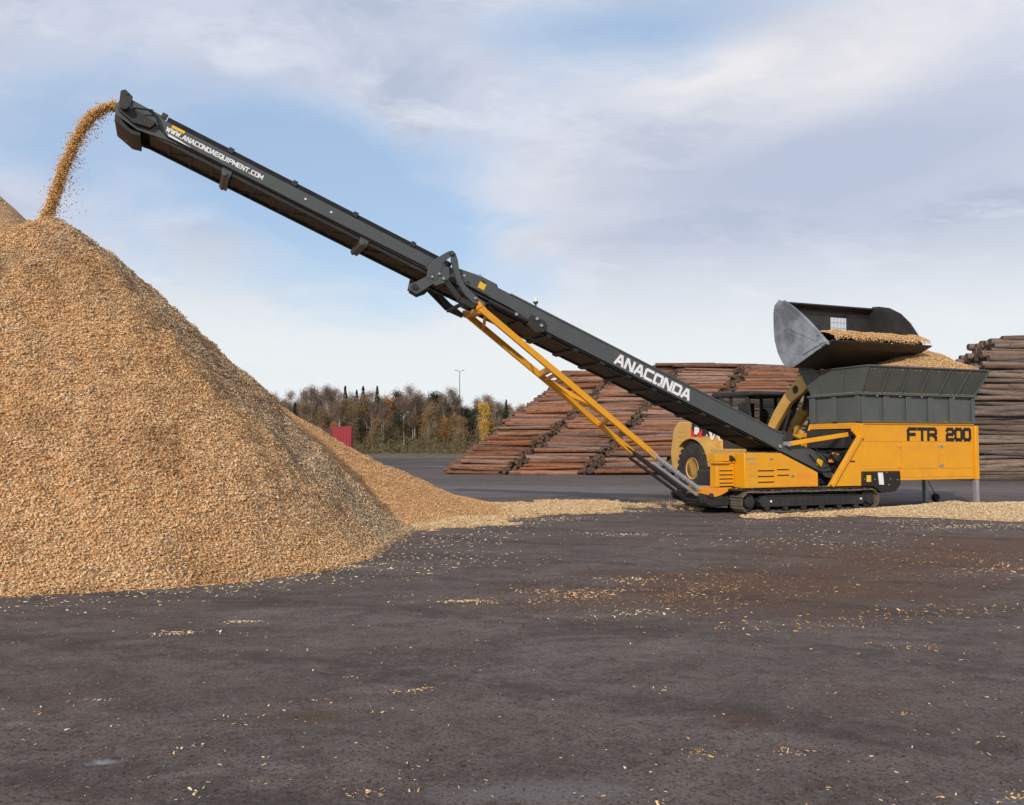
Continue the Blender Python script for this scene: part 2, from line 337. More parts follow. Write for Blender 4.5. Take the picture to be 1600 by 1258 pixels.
# ------------------------------------------------------------------ ground
def ground_mat():
    m = NT('yard_ground'); P = m.co.outputs['Object']
    sep = m.n('ShaderNodeSeparateXYZ'); m.l(P, sep.inputs[0]); X, Y = sep.outputs[0], sep.outputs[1]
    big = m.noise(.22, 5, .6, sc=(.6, 1, 1)); mid = m.noise(1.1, 7, .65, sc=(.55, 1, 1), dist=.4); fine = m.noise(28, 6, .75); grit = m.noise(160, 3, .8)
    streak = m.noise(1.0, 6, .6, sc=(.35, 2.4, 1))
    base = m.mix(m.ramp(big, [(.35, g(0)), (.65, g(1))]), (.152, .116, .100, 1), (.200, .158, .138, 1))
    base = m.mix(m.ramp(mid, [(.44, g(0)), (.60, g(.75))]), base, (.088, .066, .056, 1))
    base = m.mix(m.ramp(m.noise(.8, 7, .7, sc=(.75, 1.5, 1), dist=.8), [(.50, g(0)), (.64, g(.6))]), base, (.25, .205, .185, 1))
    base = m.mix(m.ramp(m.noise(4.5, 6, .75, sc=(.8, 1, 1), dist=.6), [(.46, g(0)), (.62, g(.7))]), base, (.084, .062, .052, 1))
    base = m.mix(m.ramp(m.noise(.6, 6, .65, dist=.6), [(.58, g(0)), (.70, g(.55))]), base, (.115, .066, .050, 1))
    base = m.mix(m.ramp(m.noise(14, 5, .8), [(.50, g(0)), (.62, g(.7))]), base, (.185, .160, .155, 1))
    base = m.mix(m.ramp(m.noise(45, 4, .8), [(.50, g(0)), (.62, g(.85))]), base, (.045, .036, .034, 1))
    vs2 = m.n('ShaderNodeTexVoronoi'); vs2.inputs['Scale'].default_value = 38; m.l(P, vs2.inputs['Vector'])
    spk = m.math('MULTIPLY', m.ramp(vs2.outputs['Distance'], [(.10, g(1)), (.2, g(0))]), m.ramp(vs2.outputs['Color'], [(.62, g(0)), (.72, g(1))]))
    base = m.mix(m.math('MULTIPLY', spk, .6), base, (.24, .20, .18, 1))
    def blob(cx, cy, rx, ry, rot=0):
        mp = m.n('ShaderNodeMapping'); mp.vector_type = 'TEXTURE'; mp.inputs['Location'].default_value = (cx, cy, 0); mp.inputs['Rotation'].default_value = (0, 0, rot)
        mp.inputs['Scale'].default_value = (rx, ry, 1); m.l(P, mp.inputs[0])
        ln = m.n('ShaderNodeVectorMath'); ln.operation = 'LENGTH'; m.l(mp.outputs[0], ln.inputs[0]); return ln.outputs['Value']
    def patch(d, col, lo, hi, amt):
        nonlocal base
        f = m.math('SUBTRACT', 1.25, d); f = m.math('ADD', f, m.math('MULTIPLY', m.math('SUBTRACT', mid, .5), 2.2))
        f = m.math('ADD', f, m.math('MULTIPLY', m.math('SUBTRACT', fine, .5), 1.2))
        base = m.mix(m.ramp(f, [(lo, g(0)), (hi, g(amt))]), base, col)
    patch(blob(3.0, 9.6, 2.9, 1.7, .25), (.13, .072, .047, 1), .1, .9, .9)
    patch(blob(5.6, 12.2, 2.6, 1.9, .15), (.13, .074, .050, 1), .1, .9, .85)
    patch(blob(8.2, 13.2, 2.6, 2.2, .1), (.145, .080, .055, 1), .1, .9, .85)
    patch(blob(-1.9, 3.3, 1.2, .6, 0), (.125, .072, .060, 1), .3, 1.1, .6)
    patch(blob(-6.2, 30, 60, 4.5, 0), (.24, .215, .215, 1), .3, 1.3, .5)
    patch(blob(-1.15, 5.1, .42, .28, 0), (.105, .070, .045, 1), .55, 1.1, .7)
    patch(blob(1.35, 5.0, .3, .3, 0), (.105, .060, .042, 1), .55, 1.1, .7)
    patch(blob(-2.05, 4.35, .16, .07, .1), (.35, .36, .40, 1), .55, 1.3, .9)
    patch(blob(2.6, 3.9, 1.0, .22, .1), (.20, .18, .185, 1), .4, 1.3, .7)
    patch(blob(0.1, 4.0, .9, .2, .1), (.20, .18, .185, 1), .5, 1.3, .6)
    tw = m.n('ShaderNodeTexWave'); tw.wave_type = 'BANDS'; tw.bands_direction = 'Y'; tw.inputs['Scale'].default_value = .16; tw.inputs['Distortion'].default_value = 5.0; tw.inputs['Detail'].default_value = 3; tw.inputs['Detail Scale'].default_value = .35
    mpw = m.n('ShaderNodeMapping'); mpw.inputs['Rotation'].default_value = (0, 0, .42); m.l(P, mpw.inputs[0]); m.l(mpw.outputs[0], tw.inputs['Vector'])
    trk = m.math('MULTIPLY', m.ramp(tw.outputs['Fac'], [(.86, g(0)), (.95, g(1))]), m.ramp(m.noise(3, 5, .7), [(.42, g(0)), (.58, g(1))]))
    base = m.mix(m.math('MULTIPLY', trk, .55), base, (.055, .043, .040, 1))
    # dark soil beyond the tarmac, then rough grass under the trees
    yy = m.math('ADD', Y, m.math('MULTIPLY', m.math('SUBTRACT', big, .5), 9))
    soil = m.mix(m.ramp(m.noise(.35, 5, .7), [(.4, g(0)), (.65, g(1))]), (.075, .062, .058, 1), (.125, .10, .088, 1))
    base = m.mix(m.ramp(m.math('MULTIPLY', yy, .01), [(.52, g(0)), (.56, g(1))]), base, soil)
    rough_g = m.mix(m.ramp(m.noise(.12, 5, .7), [(.4, g(0)), (.6, g(1))]), (.11, .10, .05, 1), (.16, .13, .08, 1))
    base = m.mix(m.ramp(m.math('MULTIPLY', yy, .01), [(.98, g(0)), (1.0, g(1))]), base, rough_g)
    base = m.mix(m.math('MULTIPLY', fine, .55), base, m.mix(1, base, g(.55), 'MULTIPLY'))
    base = m.mix(m.ramp(grit, [(.58, g(0)), (.75, g(.6))]), base, (.22, .20, .19, 1))
    wet = m.ramp(m.noise(.16, 3, .5, sc=(.5, 1.6, 1)), [(.58, g(0)), (.62, g(1))])
    zone = m.ramp(m.math('MULTIPLY', Y, .01), [(.53, g(0)), (.56, g(1)), (.9, g(1)), (.95, g(0))])
    wet = m.math('MULTIPLY', wet, zone)
    m.set(Base_Color=base, Roughness=m.math('SUBTRACT', m.math('MULTIPLY_ADD', mid, -.25, 1.0), m.math('MULTIPLY', wet, .66)))
    m.b.inputs['Specular IOR Level'].default_value = .22
    hgt = m.math('ADD', m.math('MULTIPLY', mid, 1.2), m.math('ADD', m.math('MULTIPLY', fine, .35), m.math('MULTIPLY', grit, .12)))
    m.bump(m.math('ADD', hgt, m.math('MULTIPLY', m.noise(9, 6, .7), .8)), .8, .035)
    return m.m
def make_ground():
    xs = np.concatenate([[-1500, -600, -250, -120, -60], np.arange(-30, 34, .5), [60, 120, 250, 600, 1500]])
    ys = np.concatenate([[-300, -60, -10], np.arange(0, 45, .5), [60, 90, 120, 200, 400, 900, 2500]])
    X, Y = np.meshgrid(xs, ys, indexing='ij'); Z = fbm(X, Y, 3, .5) * .035 * (np.abs(X) < 29) * (Y < 44) * (Y > 1)
    nx, ny = X.shape; idx = np.arange(nx * ny).reshape(nx, ny)
    q = np.stack([idx[:-1, :-1], idx[1:, :-1], idx[1:, 1:], idx[:-1, 1:]], -1).reshape(-1, 4)
    o = np_mesh('ground', np.stack([X.ravel(), Y.ravel(), Z.ravel()], 1), q, ground_mat(), None, None, True); o['kind'] = 'structure'
make_ground()

# ------------------------------------------------------------------ chip piles
def prof(r, pts):
    xs, hs = zip(*pts); return np.interp(r, xs, hs)
def h_front(x, y):
    ang = np.arctan2(y - 14.8, x + 8.15); w = 1 + .02 * np.sin(ang * 7) + .05 * np.exp(-((ang + .6) / .3) ** 2) - .05 * np.exp(-((ang - .05) / .38) ** 2)
    r = np.hypot(x + 8.15, y - 14.8) / w
    h = prof(r, [(0, 5.55), (.35, 5.42), (.8, 5.12), (1.4, 4.62), (2.5, 3.66), (3.6, 2.68), (4.6, 1.72), (5.6, .78), (6.15, .27), (6.4, .08), (6.7, -.05), (9, -1)])
    r2 = np.hypot((x + 9.9) * np.where(x > -9.9, 1.3, .75), (y - 15.4) * 1.0); h2 = prof(r2, [(0, 5.55), (.7, 5.5), (1.2, 5.15), (2, 4.45), (6.6, .0), (9, -1)])
    h = np.maximum(h, h2 - .05)
    rid = np.abs(fbm(ang * 6 + 3, r * .5, 3, 1.0)) * .32
    return h + (fbm(x, y, 4, .8) * .40 - rid * np.clip(r / 2, 0, 1) + fbm(x, y, 3, 4) * .22 + (vnoise(x * 11, y * 11) - .5) * .07) * np.clip(h, 0, 1)
def h_back(x, y):
    r = np.hypot(x + 8.2, y - 21.6); r = r * (1 + .05 * np.sin(np.arctan2(y - 21.6, x + 8.2) * 5))
    h = prof(r, [(0, 3.7), (1, 3.3), (3, 2.08), (5, 1.02), (6.2, .50), (7, .22), (7.8, .06), (8.6, -.05), (12, -1)])
    return h + (fbm(x, y, 4, .8) * .34 + fbm(x, y, 3, 5) * .14) * np.clip(h, 0, 1)
def h_far(x, y):
    r = np.hypot(x + 17.6, y - 25.0); h = prof(r, [(0, 10.3), (1, 10.0), (12.3, 0), (15, -1)])
    return h + (fbm(x, y, 4, .6) * .5 + fbm(x, y, 3, 4) * .15) * np.clip(h, 0, 1)
def t_front(x, y, n):
    fresh = pick(C_FRESH, n); grey = pick(C_GREY, n); red = pick(C_RED, n)
    ang = np.degrees(np.arctan2(y - 14.8, x + 8.15)); r = np.hypot(x + 8.15, y - 14.8)
    gmask = np.clip(1 - np.abs(ang + 4) / 24, 0, 1) * 1.1 + .0 + fbm(x, y, 3, 1.2) * .9 + np.clip(1.2 - np.abs(r - .9), 0, 1) * .25
    gm = (rng.random(n) < np.clip(gmask, 0, .85))[:, None]
    rm = (rng.random(n) < np.clip(.25 + fbm(x, y, 3, .9) * 2 + np.clip(1 - np.hypot(x + 7.9, y - 13.6) / 1.8, 0, 1) * .8, 0, .8))[:, None]
    t = np.where(gm, grey, np.where(rm, red, fresh)); damp = np.clip((fbm(x + 40, y, 4, .9) - .06) * 4.5, 0, 1) + np.clip((fbm(x + 7, y + 30, 3, 2.6) - .10) * 4, 0, .6)
    return t * (1 - np.clip(damp, 0, 1)[:, None] * np.array([.24, .29, .33])), None
def t_back(x, y, n):
    t = np.where((rng.random(n) < .65)[:, None], pick(C_RED, n), pick(C_FRESH, n)); return t, None
def t_far(x, y, n): return np.where((rng.random(n) < .3)[:, None], pick(C_GREY, n), pick(C_FRESH, n)), None
heap('wood_chip_pile', h_front, -17.5, -1.2, 8.0, 22.2, .09, 260000, (.016, .046), t_front,
     'large cone of pale orange wood chips under the raised conveyor head', 'pile',
     chipsel=lambda x, y: (y < 17.5 + (x + 8) * .4) & (x > -13.5))
heap('wood_chip_pile', h_back, -17, .8, 13, 30, .12, 70000, (.02, .048), t_back,
     'lower reddish slope of wood chips emerging behind the large cone', 'pile', chipsel=lambda x, y: (y < 22.5) & (x > -7.5))
heap('wood_chip_pile', h_far, -29.5, -4.5, 12.5, 37.5, .25, 14000, (.04, .08), t_far,
     'tall greyish chip pile whose shoulder shows beyond the cone top', 'pile', chipsel=lambda x, y: (y < 25) & (x > -19))
# thin spills on the yard
def h_spill(x, y):
    c = prof(x, [(-2.5, 17.6), (-1, 19.3), (1, 21.4), (3, 22.4), (5.4, 22.0)]); w = prof(x, [(-2.5, 3.2), (-1, 3.2), (1, 2.6), (3, 2.9), (4.6, 2.2), (5.4, .1)])
    d = 1 - np.abs(y - c) / w; return (np.clip(d, -.3, 1) * .075 + fbm(x, y, 4, .9) * .17 + fbm(x, y, 3, 4) * .08 - .016 - .016 * np.clip(x - 1, 0, 3.4)) * (x > -2.45)
def t_pale(x, y, n): return np.where((rng.random(n) < .55)[:, None], pick(C_PALE, n), pick(C_FRESH, n)), None
def t_load(x, y, n): return np.where((rng.random(n) < .3)[:, None], pick(C_PALE, n), pick(C_FRESH, n)) * np.array([1.0, .92, .8]), None
def t_pale2(x, y, n): return np.where((rng.random(n) < .75)[:, None], pick(C_PALE, n), pick(C_FRESH, n)), None
tag(heap('chip_spill', h_spill, -2.6, 5.6, 14.5, 25.5, .1, 42000, (.025, .05), t_pale, tilt=.35),
    'thin pale layer of chips trailing from the pile foot towards the tracks', 'chips', kind='stuff')
def h_spill2(x, y):
    c = prof(x, [(7.6, 19.9), (9, 19.8), (11, 20.0), (15, 20.2)]); w = prof(x, [(7.6, .5), (8.5, 1.2), (10, 2.0), (12, 2.6), (15, 3.0)])
    d = 1 - np.abs(y - c) / w; return (np.clip(d, -.4, 1) * .24 + fbm(x, y, 4, .9) * .16 + fbm(x, y, 3, 3.5) * .05 - .02) * np.clip((x - 7.9) / 2.4, 0, 1)
tag(heap('chip_spill', h_spill2, 7.4, 15.2, 16.8, 24, .1, 48000, (.02, .05), t_pale2, tilt=.35),
    'pale sunlit mound of chips spilled around the hopper legs', 'chips', kind='stuff')
def h_spill3(x, y):
    c = prof(x, [(5.2, 18.95), (8.6, 20.35), (9.4, 20.7)]); d = 1 - np.abs(y - c + .25) / .55; return (np.clip(d, -.4, 1) * .05 + fbm(x, y, 4, 1.8) * .10 - .012)
tag(heap('chip_spill', h_spill3, 5.0, 9.2, 17.6, 21, .08, 4000, (.03, .06), t_pale, tilt=.3),
    'sparse crushed chips along the near crawler track', 'chips', kind='stuff')

# loose chips lying on the yard
def litter():
    P = []; T = []; S = []
    def cluster(px, py, rx, ry, n, size, pal, rot=0.0):
        cx, cy = gp(px, py); a = rng.normal(0, .5, n); b = rng.normal(0, .5, n)
        x = cx + a * rx * math.cos(rot) - b * ry * math.sin(rot); y = cy + a * rx * math.sin(rot) + b * ry * math.cos(rot)
        k = (fbm(x, y, 3, 2.3) + rng.normal(0, .09, n) > -.02) if n > 200 else np.ones(n, bool)
        P.append(np.stack([x, y], 1)[k]); T.append(pick(pal, n)[k]); S.append((size[0] * .6 + (size[1] - size[0] * .6) * rng.random(n) ** 2.2)[k])
    cluster(308, 989, .30, .10, 330, (.010, .035), C_PALE, .05); cluster(378, 971, .20, .07, 120, (.010, .03), C_PALE)
    cluster(545, 886, .30, .12, 90, (.02, .045), C_PALE); cluster(712, 940, .22, .07, 60, (.02, .05), C_PALE); cluster(745, 940, .4, .16, 90, (.015, .04), C_RED)
    cluster(655, 1075, .22, .05, 45, (.012, .03), C_FRESH, .6); cluster(160, 1095, .22, .03, 25, (.01, .025), C_PALE, .1)
    cluster(900, 925, .8, .5, 210, (.02, .055), C_FRESH, .2); cluster(990, 908, .6, .3, 100, (.014, .045), C_PALE, .2)
    cluster(985, 960, .7, .25, 110, (.014, .045), C_PALE, .2)
    DUL = C_PALE * .72; cluster(1060, 925, 1.5, 1.1, 300, (.012, .042), DUL, .2); cluster(1130, 915, 2.4, 1.5, 380, (.014, .045), C_FRESH * .75, .25); cluster(1230, 890, 2.4, 1.6, 300, (.014, .042), C_RED * .7, .2)
    cluster(1130, 920, 3.0, 2.0, 4200, (.006, .022), C_RED * .55, .2); cluster(1330, 870, 4.0, 3.0, 3600, (.008, .026), C_RED * .55, .2); cluster(960, 935, 1.4, .7, 1500, (.006, .024), C_RED, .2)
    BK_ = np.array([[.20, .10, .06], [.13, .07, .045], [.26, .15, .09]]); cluster(1150, 915, 3.6, 2.6, 9000, (.008, .026), BK_, .2); cluster(1350, 870, 4.5, 3.6, 8000, (.01, .03), BK_, .2); cluster(1000, 930, 1.8, 1.0, 2500, (.008, .026), BK_, .2)
    cluster(1060, 925, 1.8, 1.2, 1200, (.008, .028), C_FRESH * .7, .2); cluster(1560, 880, 1.6, 1.6, 1500, (.008, .028), C_RED, .2)
    cluster(1340, 860, 3.0, 2.4, 260, (.014, .045), C_FRESH * .75, .1); cluster(1310, 832, 1.6, 1.0, 110, (.02, .05), C_PALE); cluster(1330, 850, 1.4, .8, 110, (.02, .05), C_PALE)
    cluster(985, 835, .8, .35, 120, (.025, .05), C_PALE); cluster(1180, 845, 1.4, .6, 110, (.02, .05), C_FRESH)
    cluster(1470, 955, 1.2, .4, 150, (.015, .045), C_FRESH, .2); cluster(1260, 978, 1.2, .35, 140, (.015, .045), C_RED, .2); cluster(1590, 890, .8, .7, 160, (.015, .05), C_FRESH)
    cluster(1085, 1175, .18, .1, 40, (.01, .03), C_RED); cluster(1230, 1175, .12, .06, 30, (.01, .025), C_FRESH); cluster(1420, 1118, .1, .04, 20, (.01, .025), C_FRESH)
    cluster(565, 1240, .14, .06, 30, (.01, .03), C_FRESH); cluster(1595, 1245, .18, .1, 60, (.01, .03), C_FRESH); cluster(1420, 1013, .4, .2, 50, (.01, .035), C_RED)
    for px, py, k in ((620, 870, 180), (560, 892, 120), (450, 905, 140), (340, 918, 120), (220, 930, 100), (90, 945, 90), (690, 850, 160), (760, 835, 150), (860, 812, 500), (960, 800, 700), (1020, 785, 700), (900, 790, 500), (740, 822, 300), (680, 880, 140), (1560, 822, 400), (1460, 822, 300), (640, 845, 300), (1500, 825, 160), (1200, 815, 120), (1420, 815, 160)):
        cluster(px, py, 1.6, .6, k, (.018, .05), C_PALE, .25)
    for k in range(60):    # small random groups
        px, py = rng.uniform(0, 1600), rng.uniform(890, 1258)
        cluster(px, py, rng.uniform(.05, .5), rng.uniform(.03, .25), int(rng.integers(3, 12)), (.008, .03), C_PALE if rng.random() < .55 else C_FRESH)
    n = 900; py = 800 + 458 * rng.random(n) ** 1.2; px = rng.uniform(-40, 1640, n); xy = np.array([gp(a, b) for a, b in zip(px, py)])
    P.append(xy); T.append(pick(C_PALE, n)); S.append((.005 + .022 * rng.random(n) ** 3) * np.clip(xy[:, 1] / 8, .8, 2))
    n = 15000; py = 815 + 443 * rng.random(n) ** .8; px = rng.uniform(-40, 1640, n); xy = np.array([gp(a, b) for a, b in zip(px, py)])
    P.append(xy); T.append(pick(np.array([[.05, .035, .03], [.11, .065, .05], [.20, .175, .165], [.03, .026, .025], [.26, .23, .21]]), n)); S.append((.003 + .015 * rng.random(n) ** 2) * np.clip(xy[:, 1] / 8, .8, 2))
    n = 90000; x = rng.uniform(-12, 2, n); y = rng.uniform(7, 22, n); h = np.maximum(h_front(x, y), h_back(x, y)); k = (h < .03) & (rng.random(n) < np.exp(np.minimum(h, 0) * 22)) & (h > -.30)
    x, y = x[k], y[k]; P.append(np.stack([x, y], 1)); T.append(pick(C_FRESH, len(x)) if True else None); S.append(rng.uniform(.014, .045, len(x)))
    P = np.concatenate(P); T = np.concatenate(T); S = np.concatenate(S); k = P[:, 1] > 2.5; P, T, S = P[k], T[k], S[k]
    z = fbm(P[:, 0], P[:, 1], 3, .5) * .035
    o = chips_obj('scattered_chips', np.stack([P[:, 0], P[:, 1], z + .004], 1), np.tile([0, 0, 1.], (len(P), 1)), S, T, tilt=.22, wr=.38, th=.10)
    tag(o, 'loose chips and bark bits scattered over the dark yard', 'chips', kind='stuff')
litter()

# ------------------------------------------------------------------ the tracked conveyor (local: a along, b away from the camera, z up)
OX, OY = 5.2135, 19.4699; YAW = R(22)
UX, UY = math.cos(YAW), math.sin(YAW)
def mw(a, b, z): return np.array([OX + a * UX - b * UY, OY + a * UY + b * UX, z])
TC = empty('tracked_conveyor', (OX, OY, 0), YAW, 'orange and charcoal tracked machine with a long raised conveyor boom and grey hopper', 'conveyor')
PHI = R(22.5); cP, sP = math.cos(PHI), math.sin(PHI)
def BP(s, t, b): return (1.35 - s * cP + t * sP, b, 2.0 + s * sP + t * cP)   # boom coordinates
def bprism(mb, poly, b0, b1, mi=0): return mb.prism(poly, b0, b1, lambda s, t, b: BP(s, t, b), mi)
def bbox(mb, s0, s1, b0, b1, t0, t1): return bprism(mb, [(s0, t0), (s1, t0), (s1, t1), (s0, t1)], b0, b1)

# crawler tracks
def crawler(b0):
    r = .235; ca, cb_, zc = .27, 3.86, .262; hw = .46
    pts = []; L1 = cb_ - ca; per = 2 * L1 + 2 * math.pi * r; n = 46
    def at(u):
        u %= per
        if u < L1: return ca + u, zc - r, 0.0
        u -= L1
        if u < math.pi * r: t = u / r; return cb_ + r * math.sin(t), zc - r * math.cos(t), t
        u -= math.pi * r
        if u < L1: return cb_ - u, zc + r - .012 * math.sin(u / L1 * math.pi * 3) ** 2, math.pi
        u -= L1; t = u / r; return ca - r * math.sin(t), zc + r * math.cos(t), math.pi + t
    mb = MB()
    for i in range(n):
        x, z, t = at(i * per / n); tx, tz = math.cos(t), math.sin(t); nx, nz = math.sin(t), -math.cos(t)   # tangent, outward
        w = per / n * .47
        def q(u, o): return (x + tx * u + nx * o, z + tz * u + nz * o)
        mb.prism([q(-w, -.012), q(w, -.012), q(w, .010), q(-w, .010)], b0, b0 + hw)
        mb.prism([q(-w * .75, .008), q(-w * .35, .008), q(-w * .45, .030), q(-w * .65, .030)], b0 + .01, b0 + hw - .01)
        mb.prism([q(w * .2, .008), q(w * .5, .008), q(w * .42, .024), q(w * .28, .024)], b0 + .01, b0 + hw - .01)
        mb.prism([q(-w * .6, -.045), q(w * .6, -.045), q(w * .8, -.010), q(-w * .8, -.010)], b0 + .16, b0 + .30)
    tr = mb.build('crawler_track', M['track'], TC, bevel=0, smooth=False)
    f = MB(); f.prism([(.62, .15), (3.62, .15), (3.70, .25), (3.62, .37), (.62, .40), (.52, .28)], b0 + .03, b0 + hw - .03)
    f.prism([(.75, .40), (3.5, .37), (3.5, .385), (.75, .415)], b0 + .005, b0 + hw - .03)
    for k in range(16): f.box(.95 + k * .165, .98 + k * .165, b0 + .018, b0 + .05, .20, .36)
    f.build('track_frame', M['dark'], tr, .004)
    for c, nm, rr in ((ca, 'drive_sprocket', .205), (cb_, 'idler_wheel', .20)):
        s_ = MB(); s_.lathe([(rr, .12), (rr, .32)], (c, b0, zc), 24); s_.lathe([(.05, .03), (.12, .035), (.14, .12)], (c, b0, zc), 20)
        for k in range(8):
            t = k * math.pi / 4; s_.lathe([(.014, .02), (.014, .05)], (c + .09 * math.cos(t), b0 + .01, zc + .09 * math.sin(t)), 6)
        s_.build(nm, M['dark'], tr, .003)
    for k in range(6):
        s_ = MB(); s_.lathe([(.07, .05), (.075, .14), (.05, .16), (.05, .3), (.075, .32), (.07, .41)], (.78 + k * .53, b0, .115), 16); s_.build('track_roller', M['dark'], tr, 0)
    p = MB()
    for a in (.86, 3.55): p.lathe([(.026, 0), (.026, .02)], (a, b0 + .012, .275), 10)
    each(p, 'grease_cap', M['white'], tr, 0)
    return tr
crawler(0.0); crawler(1.98)
mb = MB(); mb.box(-.25, 4.3, .50, 1.95, .20, .52); mb.box(-.1, 4.4, .06, 2.38, .525, .575); mb.box(.2, .5, .3, 2.1, .3, .5); mb.box(3.4, 3.8, .3, 2.1, .3, .5)
mb.build('chassis', M['dark'], TC, .008)
mb = MB(); mb.prism([(-.80, .60), (.02, .60), (.02, .56), (-.30, .42), (-.46, .385), (-.80, .47)], .34, .95); mb.build('nose_plate', M['orange_dull'], TC, .008)
mb = MB(); mb.prism([(-.80, .58), (.0, .585), (.0, .50), (-.40, .42), (-.74, .50)], .96, 1.3); mb.prism([(-.30, .56), (-.05, .57), (-.05, .20), (-.20, .2)], 1.3, 1.95); mb.prism([(-.50, .36), (-.05, .38), (-.05, .12), (-.42, .14)], .42, 1.3); mb.build('nose_deck', M['track'], TC, .012)
mb = MB(); mb.box(-.50, .0, .5, 1.3, .18, .36); mb.box(-.25, .0, 1.3, 1.95, .2, .36)
for b, q in ((.36, 0), (1.86, .28)): mb.prism([(-.90 + q, .42), (-.58 + q, .50), (-.36 + q, .44), (-.02, .34), (-.08, .20), (-.50 + q, .18), (-.84 + q, .26)], b, b + .1)
mb.tube([(-.58, .30, .42), (-.58, 1.2, .42)], .06, 14); mb.tube([(-.72, .32, .30), (-.72, 1.1, .30)], .045, 12); mb.tube([(-.30, 1.8, .46), (-.30, 2.1, .46)], .05, 12)
mb.build('strut_pivot_bracket', M['dark'], TC, .006)

# engine housing
mb = MB(); mb.prism([(.11, .59), (2.235, .59), (2.225, .93), (1.145, 1.39), (.11, 1.39)], .0, .66)
EH = mb.build('engine_housing', M['orange'], TC, .016)
mb = MB(); mb.box(-.40, .104, .37, .62, .61, 1.16); mb.box(-.06, .104, .34, .6, 1.16, 1.385); mb.build('radiator_housing', M['orange'], TC, .014)
mb = MB(); mb.prism([(-.455, 1.20), (-.07, 1.20), (-.07, 1.37), (-.42, 1.37), (-.455, 1.34)], .315, .66); mb.prism([(-.47, 1.15), (-.08, 1.15), (-.08, 1.19), (-.47, 1.19)], .30, .5); mb.build('housing_lid', M['orange'], TC, .01)
def slots(lst, b, h, parent, nm='cooling_louvre'):
    for a0, a1, z in lst:
        mb = MB(); mb.box(a0, a1, b - .006, b + .01, z - h / 2, z + h / 2, 0); mb.prism([(a0 - .01, z + h / 2 + .012), (a1 + .01, z + h / 2 + .012), (a1 + .01, z + h / 2), (a0 - .01, z + h / 2)], b - .022, b + .004, mi=1)
        mb.build(nm, [M['dark'], M['orange']], parent, 0)
slots([(.48, .93, .985), (.48, .93, .855), (.48, .93, .722), (1.03, 1.36, 1.005), (1.03, 1.36, .875)], .0, .028, EH)
RH = bpy.data.objects['radiator_housing']
slots([(-.31, .05, z) for z in (.985, .89, .795, .70, .625)], .325 + .045, .024, RH)
mb = MB(); mb.box(1.60, 2.20, -.007, .0, .615, .935); mb.box(.26, 1.56, -.005, .0, .62, .635); mb.box(1.565, 1.575, -.006, .0, .62, 1.13)
for i in range(9):
    for j in range(4): mb.box(1.63 + i * .062, 1.665 + i * .062, -.010, -.006, .65 + j * .07, .665 + j * .07)
mb.build('side_grille', M['orange_dull'], EH, 0)
mb = MB(); mb.lathe([(.035, -.03), (.035, 0)], (1.47, 0, .865), 12); mb.box(.82, .90, -.02, 0, 1.25, 1.28); each(mb, 'door_latch', M['steel'], EH, .002)
mb = MB()
for z in (1.14, .87, .64): mb.box(.27, .34, -.006, 0, z, z + .022); mb.box(.37, .40, -.006, 0, z - .01, z + .03)
mb.box(.16, .44, -.005, 0, 1.25, 1.285); each(mb, 'small_sticker', M['galv'], EH, 0)
mb = MB(); mb.lathe([(.05, -.015), (.07, 0), (.07, .02)], (.0, .325, 1.26), 14); mb.beam((-.06, .30, 1.33), (.07, .30, 1.24), .04); mb.build('exhaust_flap', M['dark'], RH, .003)
mb = MB(); mb.prism([(1.0, .59), (2.235, .59), (2.225, .93), (1.6, 1.2), (1.0, 1.2)], 1.96, 2.42); mb.build('tank_housing', M['orange'], TC, .016)
mb = MB(); mb.box(.15, 2.2, .68, 1.94, .60, .95); mb.tube([(.4, .9, 1.0), (1.6, .9, 1.0)], .14, 14); mb.box(.5, 1.4, 1.2, 1.7, .9, 1.12); mb.build('engine_block', M['dark'], TC, .01)

# lower boom
lo = [(8.55, .0), (8.04, .075), (7.65, .075), (7.6, .02), (-.55, .02), (-.62, -.08), (-.55, -.40), (.6, -.36), (6.5, -.33), (7.2, -.26), (8.45, -.24)]
LB = bprism(MB(), lo, .68, .71).build('lower_boom', M['grey'], TC, .004)
mb = MB(); bprism(mb, lo, 1.89, 1.92); mb.build('far_side_plate', M['grey'], LB, .004)
mb = MB(); bbox(mb, -.4, 7.3, .66, .68, -.372, -.34); bbox(mb, -.4, 7.3, .66, .682, .0, .035); bbox(mb, 7.7, 8.4, .665, .68, -.235, -.215); mb.build('boom_flange', M['grey'], LB, .003)
mb = MB(); bbox(mb, -.3, 7.9, .715, 1.885, -.40, -.37)
for k in range(11): bbox(mb, .3 + k * .72, .42 + k * .72, .72, 1.88, -.45, -.40)
for b in (.80, 1.74): bbox(mb, .0, 7.6, b, b + .06, -.435, -.405)
mb.build('underside_pan', M['dark'], LB, .003)
mb = MB()
for k in range(26): mb.tube([BP(3.3 + k * .055 + (.0 if k < 14 else .0), -.40, .78 + (k % 2) * .02), BP(3.32 + k * .055, -.47, .80)], .012, 5)
mb.build('hose_guard', M['rubber'], LB, 0)
tl = [(-.50, -.14), (-.9, -.08), (-1.1, -.02), (-2.3, .02), (-2.52, -.08), (-2.52, -.30), (-2.3, -.42), (-2.02, -.48), (-1.84, -.41), (-.52, -.40)]
mb = MB(); bprism(mb, tl, .64, .68); TS = mb.build('tail_section', M['grey'], TC, .005)
mb = MB(); bprism(mb, tl, 1.92, 1.96); mb.build('far_tail_plate', M['grey'], TS, .005)
mb = MB(); bbox(mb, -2.3, -.5, .70, 1.9, -.44, -.40); mb.tube([BP(-2.3, -.2, .66), BP(-2.3, -.2, 1.94)], .17, 18); mb.tube([BP(-2.3, -.2, .45), BP(-2.3, -.2, .66)], .09, 14); mb.build('tail_drum', M['dark'], TS, .004)
